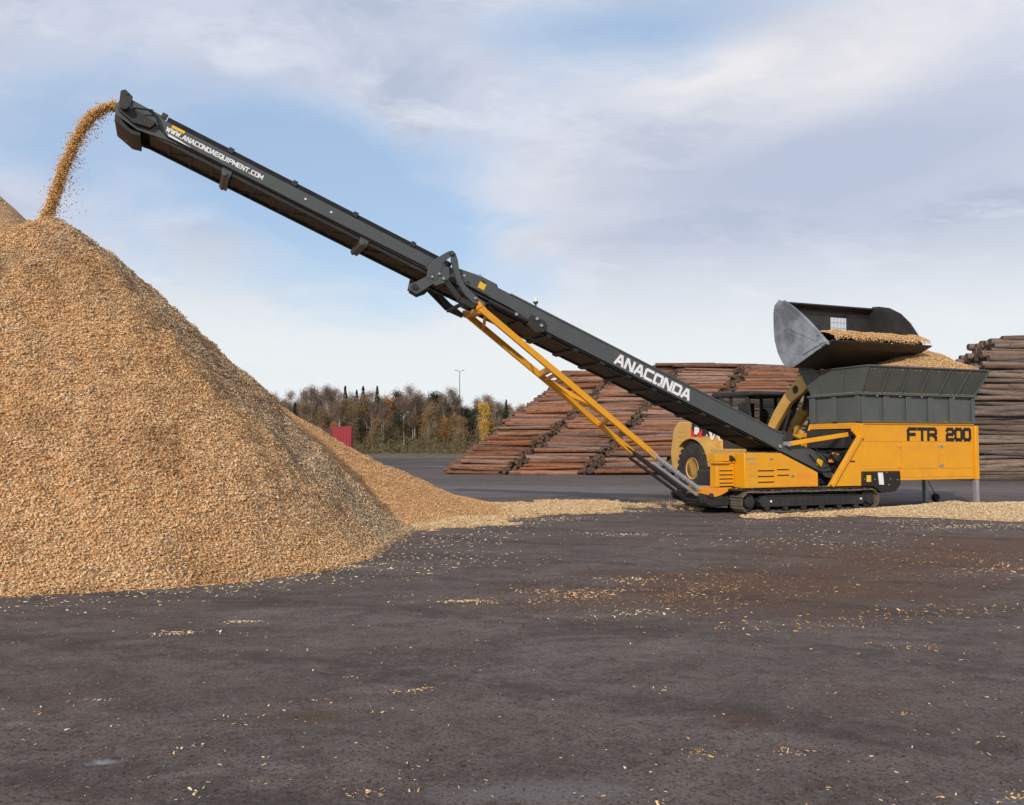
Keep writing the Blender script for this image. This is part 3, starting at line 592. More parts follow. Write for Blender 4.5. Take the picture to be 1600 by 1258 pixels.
mb = MB(); mb.lathe([(.028, -.02), (.028, .01)], (BP(-2.23, -.36, .64)[0], .64, BP(-2.23, -.36, .64)[2]), 10); mb.lathe([(.028, -.02), (.028, .01)], (BP(-.62, -.17, .64)[0], .66, BP(-.62, -.17, .64)[2]), 10)
mb.lathe([(.045, -.03), (.045, .01)], (BP(-.46, -.30, .64)[0], .66, BP(-.46, -.30, .64)[2]), 12); each(mb, 'hinge_pin', M['galv'], TS, .002)
mb = MB(); bprism(mb, [(-1.62, -.14), (-1.80, -.14), (-1.80, -.30), (-1.62, -.30)], .633, .64); mb.build('warning_sticker', M['yellow_sticker'], TS, 0)
mb = MB(); bbox(mb, -1.2, -.5, .72, 1.88, .06, .13); bbox(mb, -.75, -.5, .64, .74, -.12, .06); mb.build('hinge_block', M['dark'], TS, .01)
# belt (one loop), skirts
def belt():
    mb = MB(); n = 0
    top = [(-2.35, -.04), (0, -.07), (8, -.07), (15.45, -.07)]; bot = [(15.45, -.29), (8.2, -.31), (0, -.33), (-2.35, -.35)]
    path = top + [(15.57, -.12), (15.60, -.18), (15.57, -.24)] + bot + [(-2.5, -.27), (-2.53, -.2), (-2.5, -.12)]
    m_ = len(path); vs = []
    for s_, t in path:
        for b in (.86, 1.66): vs.append(BP(s_, t, b))
    for s_, t in path:
        c = (6.5, -.19); k = .018; tt = t + (-k if t > c[1] else k)
        for b in (.86, 1.66): vs.append(BP(s_, tt, b))
    fs = []
    for i in range(m_):
        j = (i + 1) % m_; fs += [(2 * i, 2 * i + 1, 2 * j + 1, 2 * j), (2 * m_ + 2 * i, 2 * m_ + 2 * j, 2 * m_ + 2 * j + 1, 2 * m_ + 2 * i + 1), (2 * i, 2 * j, 2 * m_ + 2 * j, 2 * m_ + 2 * i), (2 * i + 1, 2 * m_ + 2 * i + 1, 2 * m_ + 2 * j + 1, 2 * j + 1)]
    mb.add(vs, fs)
    for k in range(40): bbox(mb, .2 + k * .39, .23 + k * .39, .95, 1.57, -.33, -.305)
    return mb.build('conveyor_belt', M['rubber'], TC, 0)
belt()
# upper (folding) boom
up = [(7.3, -.02), (14.75, -.02), (14.80, .04), (15.42, .05), (15.56, -.05), (15.60, -.2), (15.52, -.34), (15.1, -.42), (14.55, -.34), (14.0, -.30), (7.3, -.30)]
UB = bprism(MB(), up, .79, .815).build('upper_boom', M['grey'], TC, .004)
mb = MB(); bprism(mb, up, 1.685, 1.71); bbox(mb, 8.3, 14.9, 1.70, 1.73, -.385, -.26); mb.build('far_side_plate', M['grey'], UB, .004)
mb = MB(); bbox(mb, 8.7, 14.72, .80, .812, -.03, .075); bbox(mb, 8.7, 14.72, 1.69, 1.702, -.03, .075); each(mb, 'belt_skirt', M['rubber'], UB, 0)
mb = MB()
for s_ in (9.6, 10.9, 12.2, 13.5, 14.79): bbox(mb, s_ - .05, s_ + .05, .775, .83, .0, .105); bbox(mb, s_ - .05, s_ + .05, 1.67, 1.725, .0, .105)
each(mb, 'skirt_clamp', M['dark'], UB, .004)
mb = MB(); bbox(mb, 8.0, 14.4, .785, .80, -.315, -.285)
for k in range(16): bbox(mb, 8.2 + k * .42, 8.26 + k * .42, .82, 1.68, -.36, -.32)
bbox(mb, 8.0, 14.9, .82, 1.69, -.345, -.325)
for b in (.82, 1.64): bbox(mb, 7.9, 14.9, b, b + .05, -.39, -.345)
for k in range(8): mb.beam(BP(8.3 + k * .8, -.35, .84), BP(9.1 + k * .8, -.35, 1.66), .04, .03)
mb.build('underside_truss', M['dark'], UB, .003)
for s_ in (13.42, 10.55):
    mb = MB(); bprism(mb, [(s_ - .11, -.30), (s_ + .09, -.30), (s_ + .06, -.44), (s_ - .1, -.46)], .80, 1.72); mb.tube([BP(s_, -.42, .76), BP(s_, -.42, 1.76)], .045, 10); mb.build('return_roller', M['grey'], UB, .006)
mb = MB()
for s_ in (11.9, 11.35): p = BP(s_, -.14, .79); mb.lathe([(.022, -.015), (.022, .005)], (p[0], .79, p[2]), 10)
each(mb, 'bolt_head', M['white'], UB, 0)
mb = MB(); bprism(mb, [(15.36, -.08), (15.56, -.10), (15.62, .10), (15.56, .16), (15.40, .10)], .755, .80); bprism(mb, [(15.36, -.08), (15.56, -.10), (15.62, .10), (15.56, .16), (15.40, .10)], 1.70, 1.76)
mb.tube([BP(15.5, .10, .74), BP(15.5, .10, 1.76)], .03, 10); bprism(mb, [(14.85, -.16), (15.42, -.10), (15.46, -.28), (15.2, -.36), (14.9, -.30)], .70, .78)
bprism(mb, [(15.02, -.44), (15.2, -.46), (15.36, -.40), (15.55, -.28), (15.5, -.44), (15.16, -.54), (15.0, -.50)], .80, 1.70)
mb.build('head_frame', M['dark'], UB, .006)
mb = MB(); mb.tube([BP(15.42, -.18, .72), BP(15.42, -.18, 1.78)], .11, 20); mb.tube([BP(15.42, -.18, .55), BP(15.42, -.18, .72)], .075, 16); mb.build('head_drum', M['dark'], UB, .003)
mb = MB(); mb.tube([BP(15.05, .0, .74), BP(14.9, -.05, .70), BP(14.78, -.2, .71), BP(14.6, -.285, .76), BP(12, -.29, .77), BP(9.2, -.27, .77)], .014, 7); mb.tube([BP(15.3, -.12, .68), BP(15.0, .02, .70), BP(14.85, -.1, .72), BP(14.75, -.22, .765)], .016, 7)
mb.build('hydraulic_hose', M['rubber'], UB, 0)
# writing
mb = MB(); lettering('ANACoNDA', .192, .20, .077, .062, lambda x, y, l: BP(4.43 - x, -.29 + y, .68 - l), mb); mb.build('lettering', M['white'], LB, 0, False)
mb = MB(); lettering('WWW.ANACONDAEQUIPMENT.COM', .056, .082, .022, .021, lambda x, y, l: BP(14.66 - x, -.185 + y * .95, .79 - l), mb); mb.build('lettering', M['white'], UB, 0, False)
mb = MB(); mb.add([BP(s_, t, .786) for s_, t in ((14.62, -.215), (14.35, -.235), (14.0, -.285), (14.2, -.285), (14.45, -.275), (14.58, -.26))], [(0, 1, 2, 3, 4, 5)]); mb.build('white_stripe', M['white'], UB, 0, False)
mb = MB(); bprism(mb, [(14.60, -.03), (14.36, -.03), (14.36, -.085), (14.60, -.085)], .783, .79); mb.build('warning_sticker', M['yellow_sticker'], UB, 0)
mb = MB(); bprism(mb, [(8.02, -.04), (7.87, -.04), (7.87, -.18), (8.02, -.18)], .672, .68); mb.build('warning_sticker', M['yellow_sticker'], LB, 0)
# fold brackets on both sides
def bar(mb, pts, w, b0, b1):
    for (s0, t0), (s1, t1) in zip(pts, pts[1:]):
        L = math.hypot(s1 - s0, t1 - t0); dx, dy = (s1 - s0) / L, (t1 - t0) / L; e = w * .3
        bprism(mb, [(s0 - dx * e - dy * w / 2, t0 - dy * e + dx * w / 2), (s0 - dx * e + dy * w / 2, t0 - dy * e - dx * w / 2), (s1 + dx * e + dy * w / 2, t1 + dy * e - dx * w / 2), (s1 + dx * e - dy * w / 2, t1 + dy * e + dx * w / 2)], b0, b1)
for b0, b1 in ((.53, .60), (2.0, 2.07)):
    mb = MB(); bprism(mb, [(9.12, -.55), (9.17, -.28), (9.09, -.06), (8.92, .18), (8.85, .23), (8.83, .10), (8.93, -.10), (8.90, -.28), (8.92, -.5)], b0, b1); bprism(mb, [(8.86, .235), (8.76, .21), (8.66, .10), (8.53, -.12), (8.34, -.30), (8.12, -.38), (7.76, -.46), (7.74, -.56), (8.04, -.57), (8.28, -.47), (8.52, -.30), (8.70, -.08), (8.80, .06)], b0 + .008, b1 + .008)
    bprism(mb, [(9.10, -.20), (8.78, -.12), (8.68, -.30), (8.74, -.46), (8.88, -.60), (9.08, -.58)], b0 + .012, b1 - .01)
    if b0 < 1: bprism(mb, [(8.90, -.50), (9.10, -.46), (9.28, -.70), (9.40, -.82), (9.34, -.92), (9.18, -.94), (9.08, -.80)], b0 + .02, b1 + .02)
    mb.build('fold_bracket', M['grey'], TC, .006)
    mb = MB(); bar(mb, [(8.70, -.30), (8.16, -.50), (7.82, -.50)] if b0 > 1 else [(8.72, -.40), (8.30, -.62), (7.98, -.62)], .11, b0 + .03, b1 + .03); mb.build('fold_link', M['dark'], TC, .005)
mb = MB(); mb.tube([BP(9.28, -.82, .50), BP(9.28, -.82, .72)], .06, 14); mb.tube([BP(9.03, -.45, .52), BP(9.03, -.45, 2.08)], .04, 12)
mb.tube([BP(8.1, -.55, .60), BP(8.1, -.55, 2.05)], .045, 12); mb.tube([BP(8.84, .17, .50), BP(8.84, .17, .64)], .05, 12); mb.tube([BP(8.84, .17, 1.97), BP(8.84, .17, 2.1)], .05, 12)
mb.build('fold_pivot_shaft', M['dark'], TC, .003)
mb = MB()
for s_, t in ((9.03, -.47), (8.02, -.47), (8.42, -.14), (8.84, .17), (8.92, -.35), (8.80, -.40), (8.11, .02)): p = BP(s_, t, .5); mb.lathe([(.028, -.02), (.028, .03)], (p[0], .52, p[2]), 10)
each(mb, 'bolt_head', M['galv'], TC, .002)
mb = MB(); mb.tube([BP(7.7, -.36, .62), BP(6.75, -.36, .62)], .045, 12); mb.tube([BP(6.75, -.36, .62), BP(6.35, -.35, .62)], .028, 10); bprism(mb, [(6.7, -.20), (6.35, -.20), (6.30, -.42), (6.48, -.52), (6.72, -.44)], .59, .665)
mb.build('fold_cylinder', M['dark'], TC, .004)
mb = MB()
for s_, t in ((7.04, -.36), (6.57, -.24), (6.42, -.33)): p = BP(s_, t, .5); mb.lathe([(.035, -.02), (.035, .03)], (p[0], .57, p[2]), 12)
each(mb, 'cylinder_pin', M['galv'], TC, .002)
mb = MB(); p = BP(6.63, .03, .75); mb.lathe([(.045, 0)], p, 3) if False else None
mb.tube([p, (p[0], p[1], p[2] + .10)], .022, 10); mb.tube([(p[0], p[1], p[2] + .09), (p[0], p[1], p[2] + .13)], .055, 14); wk = mb.build('work_light', M['dark'], LB, .003)
mb = MB(); mb.tube([(p[0], p[1], p[2] + .13), (p[0], p[1], p[2] + .20), (p[0], p[1], p[2] + .215)], [.042, .036, .02], 14); mb.build('light_lens', M['white'], wk, 0)
mb = MB(); q0 = BP(7.55, -.42, .75); mb.tube([q0, (q0[0] + .25, .75, q0[2] - .12), (q0[0] + .35, .72, q0[2] - .42), (q0[0] + .55, .68, q0[2] - .60), (q0[0] + .95, .60, q0[2] - .66)], .013, 6); mb.build('loose_hose', M['rubber'], LB, 0)

# support strut (two telescopic legs)
ntop, nbot = Vector((-6.12, .55, 4.44)), Vector((-1.88, .55, 1.307)); ftop, fbot = Vector((-5.93, 2.05, 4.56)), Vector((-1.62, 2.05, 1.40))
for (p0, p1, e0, e1) in ((ntop, nbot, (-.58, .50, .43), -.055), (ftop, fbot, (-.30, 2.0, .50), -.055)):
    mb = MB(); mb.beam(p0, p1, .09, .135); lg = mb.build('strut_leg', M['orange'], TC, .012)
    d = (Vector(e0) - p1); mb = MB(); mb.tube([p1 - d * .35, Vector(e0)], .055, 14); off = Vector((-.10, 0, -.125)); mb.tube([p1 + off, Vector(e0) + off * .9], .038, 12)
    for k in range(6): c_ = p1 + d * (.12 + k * .14); mb.tube([c_, c_ + d * .02], .066, 12)
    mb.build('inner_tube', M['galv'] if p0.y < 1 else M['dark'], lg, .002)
def lerp(a, b, k): return a + (b - a) * k
mb = MB(); mb.beam(ntop + Vector((.05, 0, -.04)), ftop + Vector((.05, 0, -.04)), .16, .13); n1, f1 = lerp(ntop, nbot, .385), lerp(ftop, fbot, .425); n2, f2 = lerp(ntop, nbot, .72), lerp(ftop, fbot, .79)
mb.beam(n1, f1, .10, .14); mb.beam(n2, f2, .10, .10)
for k, s_ in ((.03, 1), (.36, -1)):
    pass
mb.beam(lerp(ftop, fbot, .44), n2, .07, .10); mb.beam(lerp(ntop, nbot, .42), lerp(ftop, fbot, .46), .06, .08)
each(mb, 'strut_crossbar', M['orange'], TC, .01)
mb = MB()
for a, b in ((ntop, Vector(BP(7.9, -.50, .60))), (ftop, Vector(BP(7.75, -.45, 2.0)))): mb.beam(a + Vector((0, .0, -.02)), b, .09, .14)
mb.beam(lerp(ntop, nbot, .03), lerp(ftop, fbot, .10), .06, .11); mb.build('strut_head', M['orange_dull'], TC, .01)

# hopper body (orange) and bin (grey)
pn = [(2.53, .59), (3.46, 1.78), (3.30, 1.92), (3.30, 2.0), (3.60, 2.13), (7.36, 2.13), (7.36, .70), (4.84, .70), (4.80, .93), (3.56, .93), (3.555, .585)]
HB = MB().prism(pn, .0, .05).build('hopper_chassis', M['orange'], TC, .008)
mb = MB().prism([(2.53, .59), (3.46, 1.78), (3.60, 2.13), (7.36, 2.13), (7.36, .70), (4.84, .70), (3.555, .585)], 1.78, 1.83); mb.build('far_side_panel', M['orange'], HB, .008)
mb = MB(); mb.beam((2.60, -.02, .60), (3.53, -.02, 1.80), .10, .11); mb.beam((3.53, -.02, 1.74), (3.53, -.02, 2.10), .10, .14); mb.box(3.60, 7.36, -.035, -.002, 2.09, 2.155); mb.box(3.62, 7.34, -.025, -.002, .70, .745); mb.build('edge_flange', M['orange'], HB, .008)
mb = MB(); mb.box(7.365, 7.49, -.055, .10, .685, 2.075); mb.box(7.365, 7.49, 1.72, 1.86, .685, 2.075); mb.box(7.40, 7.47, .10, 1.72, .80, .95); mb.box(7.40, 7.47, .10, 1.72, 1.95, 2.07); each(mb, 'corner_post', M['orange'], HB, .012)
for a0, a1, z0, z1 in ((3.66, 4.84, .98, 1.635), (4.87, 6.10, .98, 1.635), (6.13, 7.30, .98, 1.635), (3.66, 7.30, 1.665, 2.075), (4.9, 7.3, .765, .955)):
    mb = MB(); mb.box(a0, a1, -.010, -.001, z0, z1); mb.build('access_panel', M['orange'], HB, .005)
for a, z in ((4.80, 1.545), (6.21, 1.54), (4.80, 1.05), (6.21, 1.05)):
    mb = MB(); mb.box(a - .055, a + .055, -.026, -.010, z - .035, z + .035); mb.box(a - .13, a - .08, -.018, -.010, z - .012, z + .012); mb.build('panel_latch', M['orange_dull'] if a < 5 else M['steel'], HB, .004)
mb = MB(); lettering('FTR', .255, .265, .085, .088, lambda x, y, l: (5.09 + x, -.010 - l, 1.715 + y), mb); mb.build('lettering', M['black_vinyl'], HB, 0, False)
mb = MB(); lettering('200', .215, .265, .085, .088, lambda x, y, l: (6.41 + x, -.010 - l, 1.715 + y), mb); mb.build('lettering', M['black_vinyl'], HB, 0, False)
mb = MB(); mb.box(3.22, 3.36, -.006, -.001, 1.165, 1.20); mb.build('small_sticker', M['black_vinyl'], HB, 0)
mb = MB(); mb.box(3.56, 7.36, .07, 1.76, 1.98, 2.12); mb.box(3.58, 3.66, .06, 1.77, 1.98, 2.13); mb.build('top_rail', M['orange'], HB, .01)
mb = MB(); mb.prism([(3.7, .75), (7.3, .75), (7.3, 1.95), (3.7, 1.95), (3.4, 1.4)], .18, 1.65); mb.tube([(3.35, .2, 1.0), (3.35, 1.7, 1.0)], .15, 16); mb.box(2.9, 3.6, .9, 1.7, .6, .9); mb.tube([(3.1, .25, 1.25), (3.1, 1.6, 1.35)], .09, 12); mb.box(3.3, 3.6, .3, 1.6, 1.5, 1.95)
mb.build('feeder_drive', M['dark'], HB, .01)
mb = MB(); mb.tube([(2.6, .5, 1.5), (2.9, .45, 1.25), (3.2, .4, 1.4), (3.5, .4, 1.2)], .018, 7); mb.tube([(2.5, .6, 1.35), (2.8, .5, 1.0), (3.3, .4, 1.1)], .016, 7); mb.tube([(2.9, .35, 1.45), (3.15, .3, 1.05), (3.3, .3, .9)], .02, 7); mb.build('hydraulic_hose', M['rubber'], HB, 0)
mb = MB(); mb.lathe([(.07, -.1), (.07, .1)], (3.2, .5, 1.32), 14); mb.box(3.0, 3.1, .4, .5, 1.15, 1.22); mb.build('valve_block', M['orange_dull'], HB, .004)
for b in (.56, 1.98):
    mb = MB(); mb.beam((1.80, b, 1.60), (3.45, b - .25 if b < 1 else b - .2, 1.84), .07, .11); mb.build('tie_arm', M['orange'], TC, .01)
    mb = MB(); mb.tube([(1.80, b - .08, 1.60), (1.80, b + .08, 1.60)], .06, 12); mb.build('hinge_pin', M['galv'], TC, .002)
CB = MB().prism([(3.565, .925), (4.79, .925), (4.80, .60), (4.62, .43), (4.16, .40), (3.92, .56), (3.565, .575)], -.03, .5).build('control_box', M['black_vinyl'], TC, .02)
mb = MB(); mb.box(3.69, 3.83, -.036, -.03, .68, .84); mb.build('warning_sticker', M['yellow_sticker'], CB, 0)
mb = MB(); mb.prism([(4.05, .90), (4.21, .90), (4.24, .60), (4.09, .61)], -.037, -.03); mb.build('notice_sheet', M['white'], CB, 0)
mb = MB()
for a, z in ((3.62, .74), (3.95, .74), (4.33, .90), (4.45, .74), (4.68, .72), (4.40, .6)): mb.lathe([(.014, -.012), (.014, 0)], (a, -.03, z), 8)
each(mb, 'bolt_head', M['galv'], CB, 0)
for a, b in ((7.43, .02), (7.43, 1.63)):
    mb = MB(); mb.box(a - .055, a + .055, b - .055, b + .055, .04, .70); mb.box(a - .12, a + .12, b - .12, b + .12, .0, .04); mb.box(a - .035, a - .02, b - .06, b - .056, .1, .65); mb.build('support_leg', M['galv'], TC, .006)
mb = MB(); mb.lathe([(.10, -.06), (.12, 0), (.10, .06)], (7.72, 1.55, .12), 16); mb.tube([(7.72, 1.55, .2), (7.6, 1.6, .45), (7.5, 1.62, .62)], .012, 6); mb.build('jack_wheel', M['rubber'], TC, .004)
# bin
w0, w1, zt = 3.57, 7.38, 2.84; bn, bf = .0, 1.70
BIN = MB(); T_ = .03
BIN.box(w0, w1, bn, bn + T_, 2.14, zt); BIN.box(w0, w1, bf - T_, bf, 2.14, zt); BIN.box(w0, w0 + T_, bn + T_, bf - T_, 2.14, zt); BIN.box(w1 - T_, w1, bn + T_, bf - T_, 2.14, zt)
BIN = BIN.build('hopper_bin', M['hopper'], TC, .004)
r0, r1, rn, rf, zr = 3.50, 7.56, -.34, 2.05, 3.50
for nm, q in (('near', [(w0, bn, zt), (w1, bn, zt), (r1, rn, zr), (r0, rn, zr)]), ('far', [(w1, bf, zt), (w0, bf, zt), (r0, rf, zr), (r1, rf, zr)]), ('l', [(w0, bf, zt), (w0, bn, zt), (r0, rn, zr), (r0, rf, zr)]), ('r', [(w1, bn, zt), (w1, bf, zt), (r1, rf, zr), (r1, rn, zr)])):
    c = Vector(((w0 + w1) / 2, .85, 3.2)); a_, b_, c_, d_ = [Vector(v) for v in q]; n_ = (b_ - a_).cross(d_ - a_).normalized()
    if n_.dot(a_ - c) < 0: n_ = -n_
    i_ = -n_ * .02; MB().hexa([a_, b_, b_ + i_, a_ + i_, d_, c_, c_ + i_, d_ + i_]).build('flared_side', M['hopper'], BIN, .003)
mb = MB()
for k in range(6):
    a = w0 + .05 + k * (w1 - w0 - .1) / 5
    if 0 < k < 5: mb.box(a - .09, a + .09, bn - .05, bn, 2.15, zt - .03)
    else: mb.box(a - .05, a + .05, bn - .05, bn, 2.15, zt - .03)
    mb.box(a - .09, a + .09, bf, bf + .05, 2.15, zt - .03)
for b in (.06, .85, 1.6): mb.box(w0 - .05, w0, b - .07, b + .07, 2.15, zt - .03)
for k in range(5): a = w0 + .42 + k * .76; mb.box(a + .20, a + .215, bn - .012, bn, 2.2, zt - .08)
each(mb, 'wall_rib', M['hopper'], BIN, .006)
mb = MB(); mb.box(w0 - .08, w1 + .05, bn - .10, bn, zt - .03, zt + .02); mb.box(w0 - .08, w1 + .05, bf, bf + .08, zt - .03, zt + .02); mb.box(w0 - .08, w0, bn, bf, zt - .03, zt + .02)
mb.box(w0 - .03, w1 + .02, bn - .07, bn, 2.135, 2.165); mb.build('mid_flange', M['hopper'], BIN, .005)
mb = MB()
for k in range(7):
    k_ = k / 6; A = Vector((w0 + (w1 - w0) * k_, bn, zt + .02)); B = Vector((r0 + (r1 - r0) * k_, rn, zr - .03)); o_ = Vector((0, -.07, -.02)); e_ = Vector((.012, 0, 0))
    mb.hexa([A - e_, A + e_, A + e_ + o_, A - e_ + o_, B - e_, B + e_, B + e_ + o_ * .45, B - e_ + o_ * .45])
for k_ in (.33, .7): A = Vector((w0, bf * k_, zt + .02)); B = Vector((r0, rn + (rf - rn) * k_, zr - .03)); o_ = Vector((-.05, 0, 0)); e_ = Vector((0, .012, 0)); mb.hexa([A - e_, A + e_, A + e_ + o_, A - e_ + o_, B - e_, B + e_, B + e_ + o_ * .5, B - e_ + o_ * .5])
each(mb, 'flare_gusset', M['hopper'], BIN, .003)
mb = MB(); c4 = [(r0, rn), (r1, rn), (r1, rf), (r0, rf)]
for (x0, y0), (x1, y1) in zip(c4, c4[1:] + c4[:1]): mb.beam((x0, y0, zr), (x1, y1, zr), .05, .035)
mb.build('rim', M['hopper'], BIN, .004)
mb = MB()
for a, z in ((4.05, 2.80), (5.52, 2.80), (6.62, 2.80), (4.8, 2.80)): mb.lathe([(.022, -.02), (.022, 0)], (a, -.05, z), 8)
each(mb, 'bolt_head', M['white'], BIN, 0)

# chips in the hopper: world-space height field
def to_local(x, y): dx, dy = x - OX, y - OY; return dx * UX + dy * UY, -dx * UY + dy * UX
def h_hop(x, y):
    a, b = to_local(x, y); m_ = np.minimum(np.minimum(a - r0 - .06, r1 - .06 - a), np.minimum(b - rn - .06, rf - .06 - b))
    top = 3.42 + .68 * np.exp(-((a - 6.45) / 1.25) ** 2 - ((b - .95) / 1.1) ** 2) + .10 * np.exp(-((a - 4.6) / .9) ** 2) + fbm(x, y, 4, 2.2) * .16
    return np.where(m_ > 0, np.minimum(top, 3.42 + m_ * 1.1) - 2.9, -1.0)
heap('hopper_chip_heap', h_hop, 6.9, 13.0, 20.0, 24.8, .05, 34000, (.02, .045), t_load, 'mound of fresh wood chips filling the flared grey hopper', 'chips', base=2.9, cut=True)
heap_o = bpy.data.objects['hopper_chip_heap']

# chips and dust caught on the machine's ledges
def ledge_chips():
    P = []; L = [(-.15, 4.3, .0, .16, .585, 420), (3.5, 7.4, -.09, -.01, 2.87, 420), (3.6, 7.36, -.03, .0, 2.165, 120), (-.7, .0, .4, .94, .61, 300), (-.55, -.2, .33, .8, 1.38, 90), (.15, 1.1, .05, .6, 1.40, 160), (3.47, 3.57, .0, 1.7, 2.87, 200), (.3, 3.9, -.0, .4, .525, 300), (-.7, .0, .96, 1.3, .592, 160)]
    for a0, a1, b0, b1, z, n in L:
        a = rng.uniform(a0, a1, n); b = rng.uniform(b0, b1, n); P.append(np.stack([OX + a * UX - b * UY, OY + a * UY + b * UX, np.full(n, z + .004)], 1))
    P = np.concatenate(P); n = len(P)
    o = chips_obj('caught_chips', P, np.tile([0, 0, 1.], (n, 1)), rng.uniform(.008, .03, n), pick(C_FRESH, n), tilt=.25); tag(o, 'chips and dust caught on the ledges of the orange machine', 'chips', kind='stuff')
ledge_chips()

# falling stream
def stream():
    pts = np.array([mw(-13.10, 1.26, 7.97), mw(-13.32, 1.26, 7.90), mw(-13.53, 1.26, 7.72), mw(-13.70, 1.26, 7.45), mw(-13.85, 1.26, 7.07), mw(-13.99, 1.26, 6.66), mw(-14.11, 1.26, 6.17), mw(-14.25, 1.26, 5.70), mw(-14.36, 1.26, 5.32)])
    n = 36000; u = rng.random(n) * (len(pts) - 1.001); i = u.astype(int); f = (u - i)[:, None]; c = pts[i] * (1 - f) + pts[i + 1] * f
    k = u / (len(pts) - 1); w = .040 + .026 * k; w = w * np.where(rng.random(n) < .10, 2.0, 1.0)
    off = rng.normal(0, 1, (n, 3)) * w[:, None] * np.array([.62, .9, .5]); stray = rng.random(n) < .035
    off[stray] += np.stack([np.abs(rng.normal(0, .16, stray.sum())), rng.normal(0, .15, stray.sum()), -np.abs(rng.normal(0, .08, stray.sum()))], 1) * (.4 + k[stray])[:, None]
    P = c + off; t = np.where((rng.random(n) < .45)[:, None], pick(C_RED, n), pick(C_FRESH, n))
    t = np.where((rng.random(n) < .04)[:, None], t * .5, t)
    o = chips_obj('falling_chips', P, rng.normal(0, 1, (n, 3)), rng.uniform(.010, .032, n), np.clip(t * np.array([1.15, 1.05, .85]), 0, .97), tilt=1.5, th=.3)
    tag(o, 'stream of orange brown chips arcing off the conveyor head onto the cone', 'chips', kind='stuff')
stream()

# ------------------------------------------------------------------ wheel loader (local: f forward, b to its left (away), z up)
LX, LY = 5.5843, 26.6; LYAW = R(-68)
WL = empty('wheel_loader', (LX, LY, 0), LYAW, 'yellow wheel loader behind the conveyor tipping its raised bucket into the hopper', 'wheel loader')
def wheel(f, b0, sgn):
    w = .58; mb = MB(); r = .84
    mb.lathe([(.32, .05), (.50, .0), (.74, .02), (.805, .07), (.83, .14), (.83, w - .14), (.805, w - .07), (.74, w - .02), (.50, w), (.32, w - .05)], (f, b0, r), 40)
    for k in range(26):
        t = 2 * math.pi * k / 26
        for side in (0, 1):
            tt = t + side * math.pi / 26; c0, c1 = (.05, .32) if side == 0 else (w - .32, w - .05); dt = .075; sk = .12
            P = []
            for rr in (.815, .848):
                P += [(f + rr * math.cos(tt - dt), b0 + c0, r + rr * math.sin(tt - dt)), (f + rr * math.cos(tt + dt), b0 + c0, r + rr * math.sin(tt + dt)),
                      (f + rr * math.cos(tt + dt + sk), b0 + c1, r + rr * math.sin(tt + dt + sk)), (f + rr * math.cos(tt - dt + sk), b0 + c1, r + rr * math.sin(tt - dt + sk))]
            mb.hexa(P)
    ty = mb.build('wheel', M['tyre'], WL, 0); y0 = -.001 if sgn > 0 else 0
    mb = MB()
    if sgn > 0: mb.lathe([(.31, .05), (.335, .02), (.345, .04), (.29, .08), (.27, .22), (.14, .24), (.13, .12), (.05, .10)], (f, b0, r), 32)
    else: mb.lathe([(.05, w - .10), (.13, w - .12), (.14, w - .24), (.27, w - .22), (.29, w - .08), (.345, w - .04), (.335, w - .02)], (f, b0, r), 32)
    for k in range(10): t = k * math.pi / 5; mb.lathe([(.018, .19), (.018, .23)] if sgn > 0 else [(.018, w - .23), (.018, w - .19)], (f + .21 * math.cos(t), b0, r + .21 * math.sin(t)), 6)
    mb.build('rim', M['loader'], ty, .003)
for f in (0, 3.3): wheel(f, 0, 1); wheel(f, 2.1, -1)
mb = MB(); mb.prism([(-1.75, .75), (-1.85, 1.3), (-1.66, 2.10), (-1.35, 2.33), (1.0, 2.33), (1.0, 1.05), (.85, 1.0), (.80, .9), (-.9, .9), (-1.0, .75)], .42, 2.28); HD = mb.build('engine_hood', M['loader'], WL, .05)
mb = MB()
for k in range(5): mb.box(-1.34, -.98, .408, .42, 1.35 + k * .16, 1.42 + k * .16)
mb.box(-1.0, -.92, .405, .42, 1.2, 2.25); mb.build('hood_grille', M['loader'], HD, .004)
mb = MB(); mb.box(-.55, 1.0, .404, .42, 1.85, 2.26); mb.build('hood_side_panel', M['black_vinyl'], HD, .004)
mb = MB(); mb.prism([(-.60, 1.55), (.02, 1.55), (.02, 2.08), (-.18, 1.92), (-.34, 1.82), (-.58, 2.16)], .392, .402); mb.build('red_decal', M['loader_red'], HD, 0)
mb = MB(); mb.prism([(-.36, 2.10), (-.06, 2.10), (-.06, 2.30), (-.30, 2.34)], .390, .400); mb.build('green_decal', M['green'], HD, 0)
mb = MB(); mb.prism([(-.38, 1.93), (-.36, 2.14), (-.10, 2.14), (-.12, 1.98), (-.26, 1.89)], .380, .389); mb.prism([(.40, 1.98), (.54, 1.99), (.58, 1.82), (.62, 1.86), (.68, 1.94), (.72, 1.88), (.60, 1.72), (.50, 1.74)], .392, .402); mb.prism([(.78, 1.87), (.92, 1.83), (1.0, 1.70), (.93, 1.70), (.86, 1.80)], .392, .402); mb.lathe([(.035, -.01), (.035, 0)], (.28, .402, 1.87), 8)
each(mb, 'white_decal', M['white'], HD, 0)
def fender(f0, b0, b1):
    mb = MB(); n = 12
    for i in range(n):
        t0, t1 = R(5 + 130 * i / n), R(5 + 130 * (i + 1) / n); p = lambda r_, t: (f0 + r_ * math.cos(t), .84 + r_ * math.sin(t))
        mb.prism([p(.93, t0), p(.93, t1), p(.98, t1), p(.98, t0)], b0, b1)
    return mb
fender(0, -.02, .62).build('rear_fender', M['loader'], WL, 0); fender(0, 2.1, 2.72).build('rear_fender', M['loader'], WL, 0)
